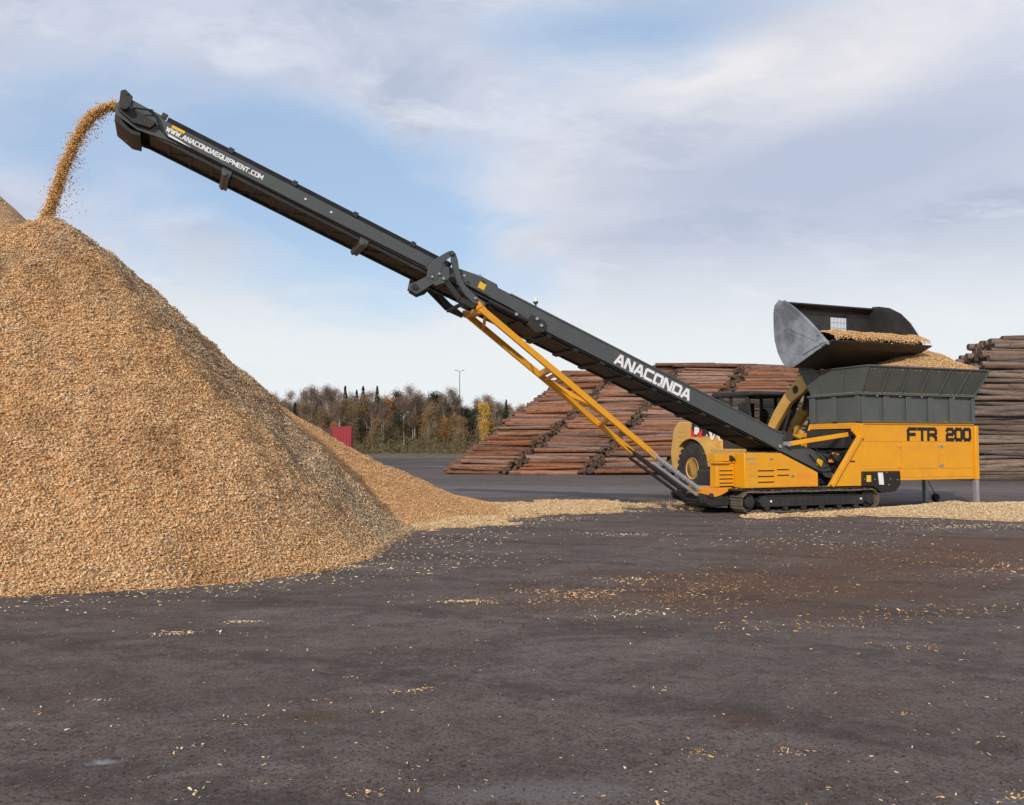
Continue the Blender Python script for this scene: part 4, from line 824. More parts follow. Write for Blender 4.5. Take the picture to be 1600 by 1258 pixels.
mb = MB(); mb.box(.95, 2.35, .05, 2.65, 1.28, 1.46); mb.box(1.0, 2.2, .0, .5, .62, .72); mb.box(1.0, 2.2, .0, .5, .98, 1.06); mb.box(1.0, 1.1, .02, .48, .6, 1.3); mb.box(2.1, 2.2, .02, .48, .6, 1.3); mb.build('platform', M['loader'], WL, .02)
mb = MB(); mb.box(-1.5, 1.9, .75, 1.95, .55, 1.05); mb.box(2.0, 4.1, .85, 1.85, .5, 1.1); mb.tube([(1.95, 1.35, .45), (1.95, 1.35, 1.3)], .18, 16); mb.box(-.3, .3, .3, 2.4, .6, 1.0); mb.box(3.0, 3.6, .3, 2.4, .6, 1.0); mb.build('frame', M['dark'], WL, .02)
mb = MB(); mb.prism([(2.35, 1.0), (3.9, .95), (3.2, 1.65), (2.75, 2.15), (2.35, 2.1)], .82, .94); mb.prism([(2.35, 1.0), (3.9, .95), (3.2, 1.65), (2.75, 2.15), (2.35, 2.1)], 1.76, 1.88); mb.build('loader_tower', M['loader'], WL, .02)
# cab
CA = MB(); CA.box(.62, 2.32, .48, 2.22, 1.46, 1.98); CA = CA.build('cab', M['dark'], WL, .02)
mb = MB(); mb.prism([(.52, 3.02), (2.45, 3.00), (2.5, 3.05), (2.42, 3.14), (.58, 3.16), (.50, 3.1)], .40, 2.30); mb.build('cab_roof', M['dark'], CA, .03)
mb = MB()
for a0, a1 in (((.66, 1.98), (.66, 3.03)), ((2.30, 1.98), (2.16, 3.03)), ((1.30, 1.98), (1.36, 3.03))):
    for b in (.52, 2.18): mb.beam((a0[0], b, a0[1]), (a1[0], b, a1[1]), .08, .08)
mb.build('cab_post', M['dark'], CA, .01)
mb = MB(); mb.box(.70, 1.28, .50, .512, 1.98, 3.0); mb.prism([(1.34, 1.98), (2.25, 1.98), (2.12, 3.0), (1.38, 3.0)], .50, .512); mb.prism([(1.34, 1.98), (2.25, 1.98), (2.12, 3.0), (1.38, 3.0)], 2.19, 2.202); mb.box(.70, 1.28, 2.19, 2.202, 1.98, 3.0)
mb.add([(2.31, .56, 1.98), (2.31, 2.14, 1.98), (2.17, 2.14, 3.0), (2.17, .56, 3.0), (2.32, .56, 1.98), (2.32, 2.14, 1.98), (2.18, 2.14, 3.0), (2.18, .56, 3.0)], [(0, 1, 2, 3), (7, 6, 5, 4), (0, 4, 5, 1), (3, 2, 6, 7), (0, 3, 7, 4), (1, 5, 6, 2)])
mb.build('cab_glass', M['glass'], CA, 0)
mb = MB(); mb.box(1.0, 1.55, 1.05, 1.6, 1.98, 2.15); mb.box(.95, 1.12, 1.08, 1.58, 2.1, 2.85); mb.build('operator_seat', M['rubber'], CA, .04)
mb = MB(); mb.tube([(1.85, 1.3, 1.98), (1.98, 1.3, 2.45)], .04, 8); mb.lathe([(.19, -.015), (.21, 0), (.19, .015)], (1.9, 1.3, 2.45), 18); mb.build('steering_column', M['rubber'], CA, .004)
mb = MB(); mb.beam((2.2, .42, 2.9), (2.5, .15, 2.75), .03); mb.box(2.46, 2.50, .02, .26, 2.45, 2.8); mb.build('mirror', M['dark'], CA, .01)
mb = MB(); mb.beam((1.60, .30, 2.42), (2.12, .30, 2.06), .03, .15); mb.build('handrail_sign', M['white'], CA, .004)
# lift arms with linkage
arm = [(2.38, 1.62), (2.55, 1.60), (3.05, 2.20), (3.55, 2.72), (4.10, 3.00), (4.62, 3.42), (4.60, 3.62), (4.40, 3.60), (3.85, 3.38), (3.35, 3.02), (2.85, 2.50), (2.50, 2.0)]
for b in (.86, 1.66):
    mb = MB(); mb.prism(arm, b, b + .14); mb.build('lift_arm', M['loader'], WL, .015)
    mb = MB(); mb.tube([(2.75, b + .07, 1.05), (3.15, b + .07, 1.8)], .085, 14); mb.tube([(3.15, b + .07, 1.8), (3.5, b + .07, 2.55)], .045, 12); mb.build('lift_cylinder', M['dark'], WL, .003)
mb = MB(); mb.tube([(3.8, .86, 3.1), (3.8, 1.8, 3.1)], .13, 16); mb.prism([(3.6, 2.55), (3.9, 3.75), (4.05, 3.75), (4.05, 3.1), (3.8, 2.5)], 1.24, 1.42); mb.tube([(2.7, 1.33, 2.0), (3.3, 1.33, 2.9)], .09, 14); mb.tube([(3.3, 1.33, 2.9), (3.92, 1.33, 3.68)], .05, 12); mb.beam((3.7, 1.33, 2.6), (4.5, 1.33, 3.55), .12, .16)
mb.build('tilt_linkage', M['dark'], WL, .01)
mb = MB()
for k in range(4): mb.tube([(2.6, .98 + k * .05, 1.6), (3.0, 1.02 + k * .05, 1.9), (3.25, 1.0 + k * .05, 2.5 - k * .04), (3.75, 1.02 + k * .05, 3.0)], .018, 6)
mb.build('hydraulic_hose', M['rubber'], WL, 0)
# bucket
bk_b0, bk_b1 = -.25, 2.92
def bp_(pts, t):   # offset profile inward (towards the mouth)
    out = []
    for i, p in enumerate(pts):
        a = Vector(pts[max(i - 1, 0)]); b = Vector(pts[min(i + 1, len(pts) - 1)]); d = (b - a).normalized(); out.append((p[0] - d[1] * t, p[1] + d[0] * t))
    return out
shell = [(6.34, 4.06), (5.9, 3.90), (5.42, 3.70), (5.05, 3.56), (4.84, 3.58), (4.66, 3.72), (4.48, 4.0), (4.36, 4.35), (4.33, 4.66)]
shell2 = [(4.33, 5.08), (4.40, 5.26), (4.60, 5.36)]
inn = bp_(shell, -.05)
BK = MB(); BK.prism(shell + inn[::-1], bk_b0, bk_b1); inn2 = bp_(shell2, -.045); BK.prism(shell2 + inn2[::-1], bk_b0, bk_b1)
BK.prism([(4.33, 4.66), (4.33, 5.08), (4.38, 5.08), (4.38, 4.66)], bk_b0, 1.60); BK.prism([(4.33, 4.66), (4.33, 5.08), (4.38, 5.08), (4.38, 4.66)], 2.18, bk_b1)
BK = BK.build('bucket', M['bucket_in'], WL, .006)
sp = shell + [(4.33, 5.08), (4.38, 5.27), (4.55, 5.40), (4.74, 5.33), (5.05, 5.14), (5.40, 4.88), (5.72, 4.61), (6.0, 4.35), (6.22, 4.14)]
mb = MB(); mb.prism(sp, bk_b0 - .035, bk_b0 - .002); SPL = mb.build('side_plate', M['bucket'], BK, .008)
sp2 = [(x + (.16 * math.sin((x - 4.6) / 1.7 * math.pi) if z > 4.2 and x > 4.6 else 0) * .8, z + (.20 * math.sin((x - 4.6) / 1.7 * math.pi) if z > 4.2 and x > 4.6 else 0)) for x, z in sp]
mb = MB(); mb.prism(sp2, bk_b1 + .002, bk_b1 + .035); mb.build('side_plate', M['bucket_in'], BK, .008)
mb = MB()
ed = [(4.74, 5.33), (5.05, 5.14), (5.40, 4.88), (5.72, 4.61), (6.0, 4.35), (6.22, 4.14), (6.36, 4.04)]
for b in (bk_b0 - .05,):
    for (x0, z0), (x1, z1) in zip(ed, ed[1:]): mb.beam((x0, b + .03, z0), (x1, b + .03, z1), .07, .06, up=(0, 1, 0))
each(mb, 'side_edge', M['bucket'], SPL, .006)
mb = MB(); mb.prism([(6.50, 4.10), (6.46, 4.13), (6.10, 4.0), (6.12, 3.95)], bk_b0 - .04, bk_b1 + .04); mb.build('cutting_edge', M['bucket_in'], BK, .006)
mb = MB(); mb.prism([(5.45, 3.85), (6.25, 4.10), (6.2, 4.22), (5.5, 3.98)], bk_b0 - .06, bk_b0 - .037); mb.prism([(4.85, 4.6), (5.0, 4.62), (6.0, 4.22), (5.95, 4.14)], bk_b0 - .050, bk_b0 - .037)
for x, z in ((6.1, 4.1), (5.9, 4.04), (6.0, 4.3)): mb.lathe([(.03, -.075), (.03, -.03)], (x, bk_b0, z), 10)
mb.build('wear_plate', M['bucket'], SPL, .006)
mb = MB(); mb.prism([(4.30, 4.2), (4.22, 4.5), (4.26, 4.5), (4.34, 4.2)], bk_b0 + .1, bk_b1 - .1); mb.prism([(4.0, 3.55), (4.6, 3.45), (4.7, 3.68), (4.42, 4.05), (4.25, 4.5), (4.05, 4.4)], .80, .98); mb.prism([(4.0, 3.55), (4.6, 3.45), (4.7, 3.68), (4.42, 4.05), (4.25, 4.5), (4.05, 4.4)], 1.68, 1.86); mb.build('bucket_bracket', M['dark'], BK, .01)
mb = MB()
for k in range(12): b = 1.62 + k * .05; mb.beam((4.355, b, 4.64), (4.355, b, 5.10), .012)
for z in (4.78, 4.93): mb.beam((4.355, 1.6, z), (4.355, 2.2, z), .012)
mb.build('sight_grille', M['galv'], BK, 0)
# chips in the bucket
lc, ls = math.cos(LYAW), math.sin(LYAW)
def l_local(x, y): dx, dy = x - LX, y - LY; return dx * lc + dy * ls, -dx * ls + dy * lc
def h_bk(x, y):
    f, b = l_local(x, y); fl = prof(f, [(4.5, 3.9), (5.05, 3.6), (5.9, 3.94), (6.45, 4.15), (6.6, 4.1)])
    top = fl + .62 * np.clip((6.50 - f) / .9, 0, 1) ** .6 + fbm(x, y, 4, 2.6) * .16 - .02
    top = np.minimum(top, 4.56 + fbm(x, y, 3, 2) * .15)
    return np.where((f > 4.55) & (f < 6.5) & (b > bk_b0 + .03) & (b < bk_b1 - .03), top - 3.4, -1)
heap('bucket_chip_load', h_bk, 7.0, 11.5, 19.6, 23.8, .05, 18000, (.02, .045), t_load, 'layer of fresh chips sliding over the lip of the raised loader bucket', 'chips', base=3.4, cut=True)

# ------------------------------------------------------------------ logs
def log_mesh(L, r0_, r1_, k):
    rs = random.Random(k); mb = MB(); n = 7; y = z = 0; pts = []; rad = []
    for i in range(n):
        t = i / (n - 1); pts.append((-L / 2 + L * t, y + rs.uniform(-.012, .012), z + rs.uniform(-.012, .012))); rad.append((r0_ + (r1_ - r0_) * t) * rs.uniform(.95, 1.06))
        y += rs.uniform(-.015, .015); z += rs.uniform(-.015, .015)
    mb.tube(pts, rad, 10, 0, True, 1)
    for _ in range(3):
        t = rs.uniform(.1, .9); p = Vector((-L / 2 + L * t, 0, 0)); a = rs.uniform(0, 6.28); d = Vector((.3, math.cos(a), math.sin(a))); mb.tube([p, p + d * (r0_ + .02)], [.03, .015], 5, 0, True, 1)
    return mb
def log_protos(mat, L, nm):
    ps = []
    for k in range(6):
        o = log_mesh(L * random.uniform(.93, 1.04), random.uniform(.13, .175), random.uniform(.10, .14), k).build(nm, [mat, M['log_end']], None, 0, True, 60); ps.append(o)
    return ps
LOGN = [0]
def place_log(ps, used, x, y, z, rot, flip, label, group, sc=1.0):
    p = random.choice(ps)
    if p.name not in used: o = p; used.add(p.name)
    else: o = p.copy(); COL.objects.link(o)
    o.location = (x, y, z); o.rotation_euler = (random.uniform(0, 6.28), rot[1], rot[0] + (math.pi if flip else 0)); o.scale = (1, sc, sc)
    tag(o, label, 'log', group); LOGN[0] += 1
    return o
# red stacks: five stacks side by side, front faces sloping back
psr = log_protos(M['log_red'], 4.15, 'log'); ur = set()
back_mb = {'red': MB(), 'grey': MB()}
def raw_log(mb, x, y, z, L, r, yaw=0, mi=0):
    d = Vector((math.cos(yaw), math.sin(yaw), random.uniform(-.01, .01))) * (L / 2); mid = Vector((x, y, z)); j = lambda: Vector((0, random.uniform(-.02, .02), random.uniform(-.02, .02)))
    mb.tube([mid - d, mid - d * .3 + j(), mid + d * .4 + j(), mid + d], [r * 1.1, r, r, r * .85], 8, mi, True, 1)
edges = [-3.9, -.35, 3.75, 8.05, 12.3, 16.6, 21.0]; SH = [1.22, 1.15, 1.05, 1.0, .95, .9]; fwd = [0, .6, 1.15, 1.6, 2.0, 2.4]
tops = [6.1, 6.0, 6.25, 6.5, 6.35, 5.7]
for s_ in range(6):
    xc = (edges[s_] + edges[s_ + 1]) / 2; wd = edges[s_ + 1] - edges[s_]; z = .13 + random.uniform(-.03, .05); row = 0; ramp_top = tops[s_]
    while z < ramp_top:
        y = 45.2 - fwd[s_] + 1.5 * z; x = xc + SH[s_] * z + random.uniform(-.2, .2)
        if not (s_ == 5 and z < 3.2) and not (s_ == 4 and z < 2.6) and not (s_ == 3 and z < 1.5):
            lg = place_log(psr, ur, x, y + random.uniform(-.2, .14), z + random.uniform(-.07, .07), (random.gauss(0, .02), random.gauss(0, .017)), random.random() < .5,
                       'red-brown pine log lying across the sloping face of the long stacks', 'logs in the red-brown stacks', random.choice((.55, .66, .74, .85, 1.05)))
            lg.scale[0] = .76 if s_ == 0 else random.uniform(.80, .90)
            if random.random() < .12: lg.rotation_euler[2] += random.uniform(-.09, .09); lg.rotation_euler[1] += random.uniform(-.04, .04); lg.location.y -= .12
        for d in range(0 if ((s_ == 5 and z < 3.2) or (s_ == 4 and z < 2.6) or (s_ == 3 and z < 1.5)) else 1, 7 if z < ramp_top - .5 else 18):      # logs behind the face
            yy = y + d * .29 + random.uniform(-.04, .04); raw_log(back_mb['red'], x + random.uniform(-.3, .3) + d * .0, yy, z + random.uniform(-.04, .04), min(wd, 4.2) * random.uniform(.80, .91), random.uniform(.09, .13))
        if s_ > 0:
            for q in range(3):
                yw = math.pi / 2 + random.uniform(-.6, .6); raw_log(back_mb['red'], edges[s_] + .5 * (SH[s_] + SH[s_ - 1]) * z + random.uniform(-.38, .30), y + .30 + random.uniform(-.15, .2), z + random.uniform(-.06, .06), random.uniform(.7, 1.1), random.uniform(.07, .12), yw, 1)
        z += random.uniform(.095, .15); row += 1
    for k in range(26):
        raw_log(back_mb['red'], xc + SH[s_] * ramp_top + random.uniform(-.3, .3), 45.2 + 1.5 * ramp_top + k * .5 + .2, ramp_top + .05 + random.uniform(-.25, .2), 4.1, random.uniform(.13, .17), random.uniform(-.03, .03))
for k in range(70):
    t = random.random(); raw_log(back_mb['red'], 12.6 + random.gauss(0, 2.6) + (0 if t < .6 else 6.0), 55.5 + random.uniform(-.8, 1.2), 6.35 + random.uniform(-.1, .42) * (1 if t < .6 else .5), random.uniform(3.4, 4.2), random.uniform(.08, .14), random.uniform(-.06, .06))
nred = LOGN[0]
ro = back_mb['red'].build('stacked_logs', [M['log_red'], M['log_end']], None, 0, True, 60); tag(ro, 'mass of logs packed behind the faces of the red-brown stacks', 'logs', kind='stuff')
# grey stack at the edge of the yard: steep face
psg = log_protos(M['log_grey'], 4.6, 'log'); ug = set()
def g_left(z): return prof(z, [(0, 19.9), (1.5, 19.9), (2.8, 19.9), (3.6, 20.0), (4.3, 20.6), (4.6, 21.2), (5.0, 21.4), (6.0, 21.7), (6.6, 22.6)])
z = .14
while z < 6.45 and LOGN[0] < 296:
    x = float(g_left(z)) + 2.45 + random.uniform(-.28, .25); y = 37.6 + .22 * z
    place_log(psg, ug, x, y + random.uniform(-.16, .12), z + random.uniform(-.05, .05), (random.gauss(0, .025), random.gauss(0, .028)), random.random() < .5,
              'weathered grey-brown log in the steep stack beyond the hopper end', 'logs in the grey-brown stack', random.uniform(.7, 1.1))
    for d in range(1, 9):
        raw_log(back_mb['grey'], x + random.uniform(-.2, .5), y + d * .27, z + random.uniform(-.04, .04), 4.5, random.uniform(.11, .15))
    raw_log(back_mb['grey'], x + 4.7, y + random.uniform(-.1, .1), z, 4.5, .14); raw_log(back_mb['grey'], x + 4.6, y + .5, z, 4.5, .16)
    z += .175
for k in range(40): raw_log(back_mb['grey'], 19.4 + random.uniform(-.8, 1.2) + 2.0, 41 + random.uniform(0, 3), 4.3 + random.uniform(-.5, .35) - abs(k - 20) * .03, 4.2, .13, random.uniform(-.05, .05))
# wall of grey logs filling the way between the stacks, low behind the hopper
for k in range(130): raw_log(back_mb['grey'], 17.2 + random.uniform(-.6, .6), 43.0 + random.uniform(-.5, .5) + (k % 26) * .04, .15 + (k % 26) * .165, 4.2, .13)
tag(back_mb['grey'].build('stacked_logs', [M['log_grey'], M['log_end']], None, 0, True, 60), 'mass of logs packed behind the steep grey-brown stack', 'logs', kind='stuff')

# ------------------------------------------------------------------ trees
def crown_cards(n, fpos, size, asp, seed):
    r_ = np.random.default_rng(seed); P = fpos(r_, n); A = r_.normal(0, 1, (n, 3)); A[:, 2] += .5; A /= np.linalg.norm(A, axis=1)[:, None]
    B = r_.normal(0, 1, (n, 3)); B -= A * (A * B).sum(1)[:, None]; B /= np.linalg.norm(B, axis=1)[:, None]
    L = r_.uniform(size[0], size[1], (n, 1)); W = L * asp
    V = np.stack([P - A * L * .5, P + B * W * .5, P + A * L * .5, P - B * W * .5], 1).reshape(-1, 3)
    return V, (np.arange(n)[:, None] * 4 + np.arange(4)[None])
def tree_proto(name, kind, seed, Hh, label, group=None):
    rs = random.Random(seed); o = bpy.data.objects.new(name, None); COL.objects.link(o); tag(o, label, 'tree', group)
    mb = MB(); tips = []
    lean = (rs.uniform(-.04, .04), rs.uniform(-.03, .03))
    tr = {'birch': .12, 'spruce': .13, 'pine': .14, 'yellow': .09, 'orange': .1, 'alder': .10}[kind]
    top = Hh * (.97 if kind != 'spruce' else .92); mb.tube([(lean[0] * z, lean[1] * z, z) for z in np.linspace(-.2, top, 7)], [tr * (1 - .85 * k / 6) for k in range(7)], 6)
    if kind in ('birch', 'alder', 'yellow', 'orange', 'pine'):
        z0 = {'birch': .34, 'alder': .10, 'yellow': .12, 'orange': .35, 'pine': .6}[kind]
        for k in range(16 if kind != 'alder' else 20):
            z = Hh * rs.uniform(z0, .93); a = rs.uniform(0, 6.28); L = (Hh - z) * .34 + .45; el = rs.uniform(.75, 1.3) if kind != 'pine' else rs.uniform(.1, .6)
            p0 = Vector((lean[0] * z, lean[1] * z, z)); p1 = p0 + Vector((math.cos(a) * math.cos(el), math.sin(a) * math.cos(el), math.sin(el))) * L; p1.z = min(p1.z, Hh * 1.02)
            mb.tube([p0, p0.lerp(p1, .5) + Vector((0, 0, .05)), p1], [.035, .022, .01], 4); tips.append((p0, p1))
    tk = mb.build('trunk', M['birch_bark'] if kind in ('birch', 'yellow') else M['bark'], o, 0)
    if kind == 'spruce':
        def fp(r_, n):
            t = r_.random(n) ** 1.0; lay = t + .02 * np.sin(t * 95); rad = (.12 + (1 - lay) * .21 * Hh) * r_.uniform(.1, 1.0, n) ** .7 * (.85 + .25 * np.sin(t * 95 + 1)); a = r_.random(n) * 6.283
            z = Hh * (.12 + .88 * np.clip(lay, 0, 1)) - rad * .28; return np.stack([rad * np.cos(a), rad * np.sin(a), z], 1)
        V, Fq = crown_cards(3200, fp, (.18, .5), .4, seed); mt = M['spruce']
    else:
        tp = np.array([[*a, *b] for a, b in tips])
        def fp(r_, n):
            i = r_.integers(0, len(tp), n); t = r_.uniform(.25, 1.15, (n, 1)); P = tp[i, :3] * (1 - t) + tp[i, 3:] * t; s__ = {'birch': .42, 'alder': .5, 'yellow': .42, 'orange': .45, 'pine': .42}[kind]
            return P + r_.normal(0, 1, (n, 3)) * s__ * np.array([1, 1, .8]) * Hh / 10
        cnt, size, asp, mt = {'birch': (2900, (.25, .8), .055, M['birch_twigs']), 'alder': (3600, (.25, .8), .065, M['alder_twigs']), 'yellow': (2600, (.10, .26), .6, M['yellow_leaf']),
                              'orange': (2200, (.12, .28), .55, M['orange_leaf']), 'pine': (2800, (.15, .4), .35, M['pine'])}[kind]
        V, Fq = crown_cards(cnt, fp, size, asp, seed)
    V[:, 2] = np.clip(V[:, 2], .1, None)
    np_mesh('crown', V, Fq, mt, None, o); return o
def copy_tree(o):
    c = o.copy(); COL.objects.link(c)
    for ch in o.children: d = ch.copy(); COL.objects.link(d); d.parent = c
    return c
protos = {}
for k, n_, H_, lab, grp in (('birch', 4, 10, 'bare birch with a pale thin trunk in the wood beyond the yard', 'bare birches in the distant wood'),
                            ('alder', 3, 8, 'leafless grey-brown bushy tree at the edge of the distant wood', 'bushy bare trees in the distant wood'),
                            ('spruce', 2, 11, 'narrow dark green spruce rising among the distant birches', 'dark spruces in the distant wood'),
                            ('pine', 2, 10.5, 'dark rounded pine crown above the distant wood', 'pines in the distant wood'),
                            ('orange', 2, 9, 'tree with thin orange autumn leaves in the distant wood', 'orange-leaved trees in the distant wood')):
    protos[k] = [tree_proto({'birch': 'birch_tree', 'alder': 'bushy_tree', 'spruce': 'spruce_tree', 'pine': 'pine_tree', 'orange': 'autumn_tree'}[k], k, 100 + 7 * i + len(k), H_, lab, grp) for i in range(n_)]
usedt = set()
def put_tree(k, x, y, s_, wx=1.0):
    p = random.choice(protos[k]); o = p if p.name not in usedt else copy_tree(p); usedt.add(p.name)
    o.location = (x, y, 0); o.scale = (s_ * wx, s_ * wx, s_); o.rotation_euler = (0, 0, random.uniform(0, 6.28)); return o
def tx(px, Y): return (px - 800) / F_PX * Y
def topscale(py, Y, H_): return (CAM_Z + (694 - py) / F_PX * Y) / H_
# skyline, left to right: (px, top py, kind, Y)
sky = [(395, 622, 'birch', 122), (412, 614, 'birch', 118), (428, 615, 'birch', 124), (441, 618, 'birch', 119), (454, 612, 'birch', 126), (466, 616, 'birch', 120), (478, 610, 'birch', 124), (486, 606, 'birch', 119),
       (497, 605, 'birch', 122), (506, 605, 'birch', 118), (515, 607, 'birch', 121), (524, 608, 'birch', 125), (539, 604, 'spruce', 120), (541, 618, 'spruce', 116), (532, 614, 'birch', 118), (549, 612, 'birch', 124), (557, 610, 'spruce', 126), (567, 604, 'spruce', 121), (563, 622, 'alder', 114),
       (574, 614, 'birch', 118), (582, 612, 'birch', 115), (589, 604, 'spruce', 122), (597, 618, 'birch', 117), (607, 618, 'orange', 118), (613, 612, 'birch', 121), (620, 607, 'pine', 122), (631, 606, 'birch', 119), (640, 604, 'birch', 122), (648, 604, 'birch', 118), (655, 610, 'birch', 121), (658, 622, 'orange', 119), (646, 626, 'orange', 123),
       (668, 626, 'birch', 116), (679, 610, 'pine', 120), (687, 612, 'pine', 124), (694, 614, 'birch', 118), (702, 607, 'birch', 121), (709, 610, 'birch', 118), (716, 622, 'birch', 121), (723, 634, 'birch', 124), (733, 636, 'pine', 122), (741, 634, 'pine', 118),
       (745, 620, 'birch', 122), (758, 618, 'birch', 126), (767, 621, 'birch', 121), (776, 628, 'birch', 123), (782, 624, 'birch', 126), (791, 625, 'spruce', 123), (802, 640, 'birch', 122), (811, 640, 'birch', 126), (822, 646, 'pine', 124), (836, 650, 'birch', 120), (850, 640, 'birch', 124), (870, 632, 'pine', 124), (890, 640, 'birch', 121)]
for px, py, k, Y in sky:
    H_ = {'birch': 10, 'alder': 8, 'spruce': 11, 'pine': 10.5, 'orange': 9}[k]
    put_tree(k, tx(px, Y), Y, topscale(py, Y, H_), .85 if k != 'spruce' else .8)
for i in range(104):     # second and front ranks
    px = 400 + i * 4.3 + random.uniform(-5, 5); r_ = random.random(); k = 'alder' if r_ < .52 else 'birch' if r_ < .82 else 'orange' if r_ < .90 else 'pine' if r_ < .96 else 'spruce'
    Y = random.uniform(109, 132); H_ = {'birch': 10, 'alder': 8, 'orange': 9, 'pine': 10.5, 'spruce': 11}[k]; put_tree(k, tx(px, Y), Y, topscale(random.uniform(622, 660) + max(0, px - 720) * .12, Y, H_), 1.0)
yb = tree_proto('birch_tree', 'yellow', 501, 7.6, 'slender birch with bright yellow leaves standing before the bare wood'); yb.location = (tx(755, 108), 108, 0); yb.scale = (.85, .85, topscale(632, 108, 7.6))
# more wood out to the sides
for i in range(46):
    px = random.choice((random.uniform(-500, 395), random.uniform(900, 1900))); Y = random.uniform(114, 130); k = random.choice(['birch', 'birch', 'alder', 'spruce', 'pine']); H_ = {'birch': 10, 'alder': 8, 'spruce': 11, 'pine': 10.5}[k]
    put_tree(k, tx(px, Y), Y, random.uniform(.72, .92))
def undergrowth():
    n = 34000; r_ = rng; x = r_.uniform(-46, 14, n); y = r_.uniform(100, 120, n); env = .75 * (1.3 + 2.4 * np.clip((y - 100) / 14, 0, 1)) * (.55 + 1.0 * (fbm(x, y, 3, .25) + .5))
    env = env * (.4 + 1.2 * (fbm(x, y, 2, .9) + .5)); z = r_.random(n) ** .8 * env; P = np.stack([x, y, z], 1)
    V, Fq = crown_cards(n, lambda a, b: P, (.25, .8), .10, 9)
    V[:, 2] = np.clip(V[:, 2], .0, None); o = np_mesh('undergrowth', V, Fq, M['olive'], None); tag(o, 'tangle of olive brown scrub along the foot of the distant wood', 'undergrowth', kind='stuff')
undergrowth()
def thicket():
    n = 52000; x = rng.uniform(-50, 16, n); y = rng.uniform(120, 138, n); z = rng.random(n) ** .9 * (4.2 + 2.2 * (fbm(x, y, 3, .3) * 2)); P = np.stack([x, y, z], 1)
    V, Fq = crown_cards(n, lambda a, b: P, (.3, 1.0), .12, 19); V[:, 2] = np.clip(V[:, 2], 0, None)
    tag(np_mesh('undergrowth', V, Fq, M['alder_twigs'], None), 'dense brown thicket of saplings deep inside the distant wood', 'undergrowth', kind='stuff')
thicket()
# low earth bank between yard and wood
X_ = np.linspace(-60, 60, 90); Y_ = np.linspace(96, 108, 16); X, Y = np.meshgrid(X_, Y_, indexing='ij'); Z = np.sin((Y - 96) / 12 * np.pi) * (.5 + .5 * fbm(X, Y, 3, .2)) - .03
idx = np.arange(X.size).reshape(X.shape); q = np.stack([idx[:-1, :-1], idx[1:, :-1], idx[1:, 1:], idx[:-1, 1:]], -1).reshape(-1, 4)
m = NT('rough_bank'); n = m.noise(1.0, 6, .7); m.set(Base_Color=m.ramp(n, [(.3, (.07, .055, .045)), (.6, (.13, .11, .065)), (.8, (.18, .15, .1))]), Roughness=.95)
o = np_mesh('terrain', np.stack([X.ravel(), Y.ravel(), Z.ravel()], 1), q, m.m, None, None, True); o['kind'] = 'structure'

# red container and lamp mast
ct = empty('container', (-17.9, 85, 0), R(0), 'red steel container with a dark open side standing before the wood', 'container')
mb = MB(); mb.box(0, 1.85, 0, 1.0, .35, 3.3); mb.box(-.04, 1.89, -.03, .0, 3.2, 3.36); mb.box(-.04, 1.89, -.03, 0, .3, .42)
for k in range(6): mb.box(.12 + k * .3, .2 + k * .3, -.04, .0, .45, 3.2)
mb.build('end_wall', M['red'], ct, .01)
mb = MB(); mb.box(-1.9, -.04, .4, 1.0, .35, 3.2); mb.box(-1.5, -1.3, .37, .4, .4, 3.2); mb.box(-.7, -.55, .37, .4, .4, 3.2); mb.build('side_wall', M['darkred'], ct, .01)
mb = MB()
for a in (-1.6, -.2, 1.2): mb.lathe([(.3, 0), (.3, .3)], (a, .1, .3), 16)
mb.build('wheel', M['rubber'], ct, 0)
lx, ly = tx(718, 150), 150.0
lm = empty('lamp_mast', (lx, ly, 0), 0, 'tall slender twin-armed lamp mast rising over the distant trees', 'lamp mast')
Ht = CAM_Z + (694 - 580) / F_PX * 150
mb = MB(); mb.tube([(0, 0, 0), (0, 0, Ht * .5), (0, 0, Ht)], [.14, .10, .07], 10); mb.build('mast', M['lamp_metal'], lm, 0)
for sg in (-1, 1):
    mb = MB(); mb.tube([(0, 0, Ht - .05), (sg * .45, 0, Ht + .12)], .045, 8); mb.prism([(sg * .35, Ht + .08), (sg * .85, Ht + .16), (sg * .85, Ht + .27), (sg * .4, Ht + .22)], -.14, .14); mb.build('lamp_head', M['lamp_metal'], lm, .01)

# ------------------------------------------------------------------ sky, sun, camera
SUN_EL = 27; SUN_AZ_TO = Vector((-.36, -.93, 0)).normalized()
sd = Vector((SUN_AZ_TO.x * math.cos(R(SUN_EL)), SUN_AZ_TO.y * math.cos(R(SUN_EL)), math.sin(R(SUN_EL))))
sl = bpy.data.lights.new('sun', 'SUN'); sl.energy = 3.2; sl.angle = R(1.0); sl.color = (1, .88, .74); so = bpy.data.objects.new('sun', sl); COL.objects.link(so)
so.rotation_euler = (-sd).to_track_quat('-Z', 'Y').to_euler()
W = bpy.data.worlds.new('World'); scene.world = W; W.use_nodes = True; T = W.node_tree; T.nodes.clear()
class WN(NT):
    def __init__(s): s.t = T; s.co = s.n('ShaderNodeTexCoord')
w = WN(); out = w.n('ShaderNodeOutputWorld')
st_ = w.n('ShaderNodeTexSky'); st_.sky_type = 'NISHITA'; st_.sun_disc = False; st_.sun_elevation = R(SUN_EL); st_.sun_rotation = math.atan2(sd.x, sd.y); st_.air_density = 1.0; st_.dust_density = 1.2; st_.ozone_density = 1.5
bg1 = w.n('ShaderNodeBackground'); w.l(st_.outputs[0], bg1.inputs[0]); bg1.inputs[1].default_value = .14
D = w.co.outputs['Generated']; sep = w.n('ShaderNodeSeparateXYZ'); w.l(D, sep.inputs[0]); zc = w.math('MAXIMUM', sep.outputs[2], 0.0)
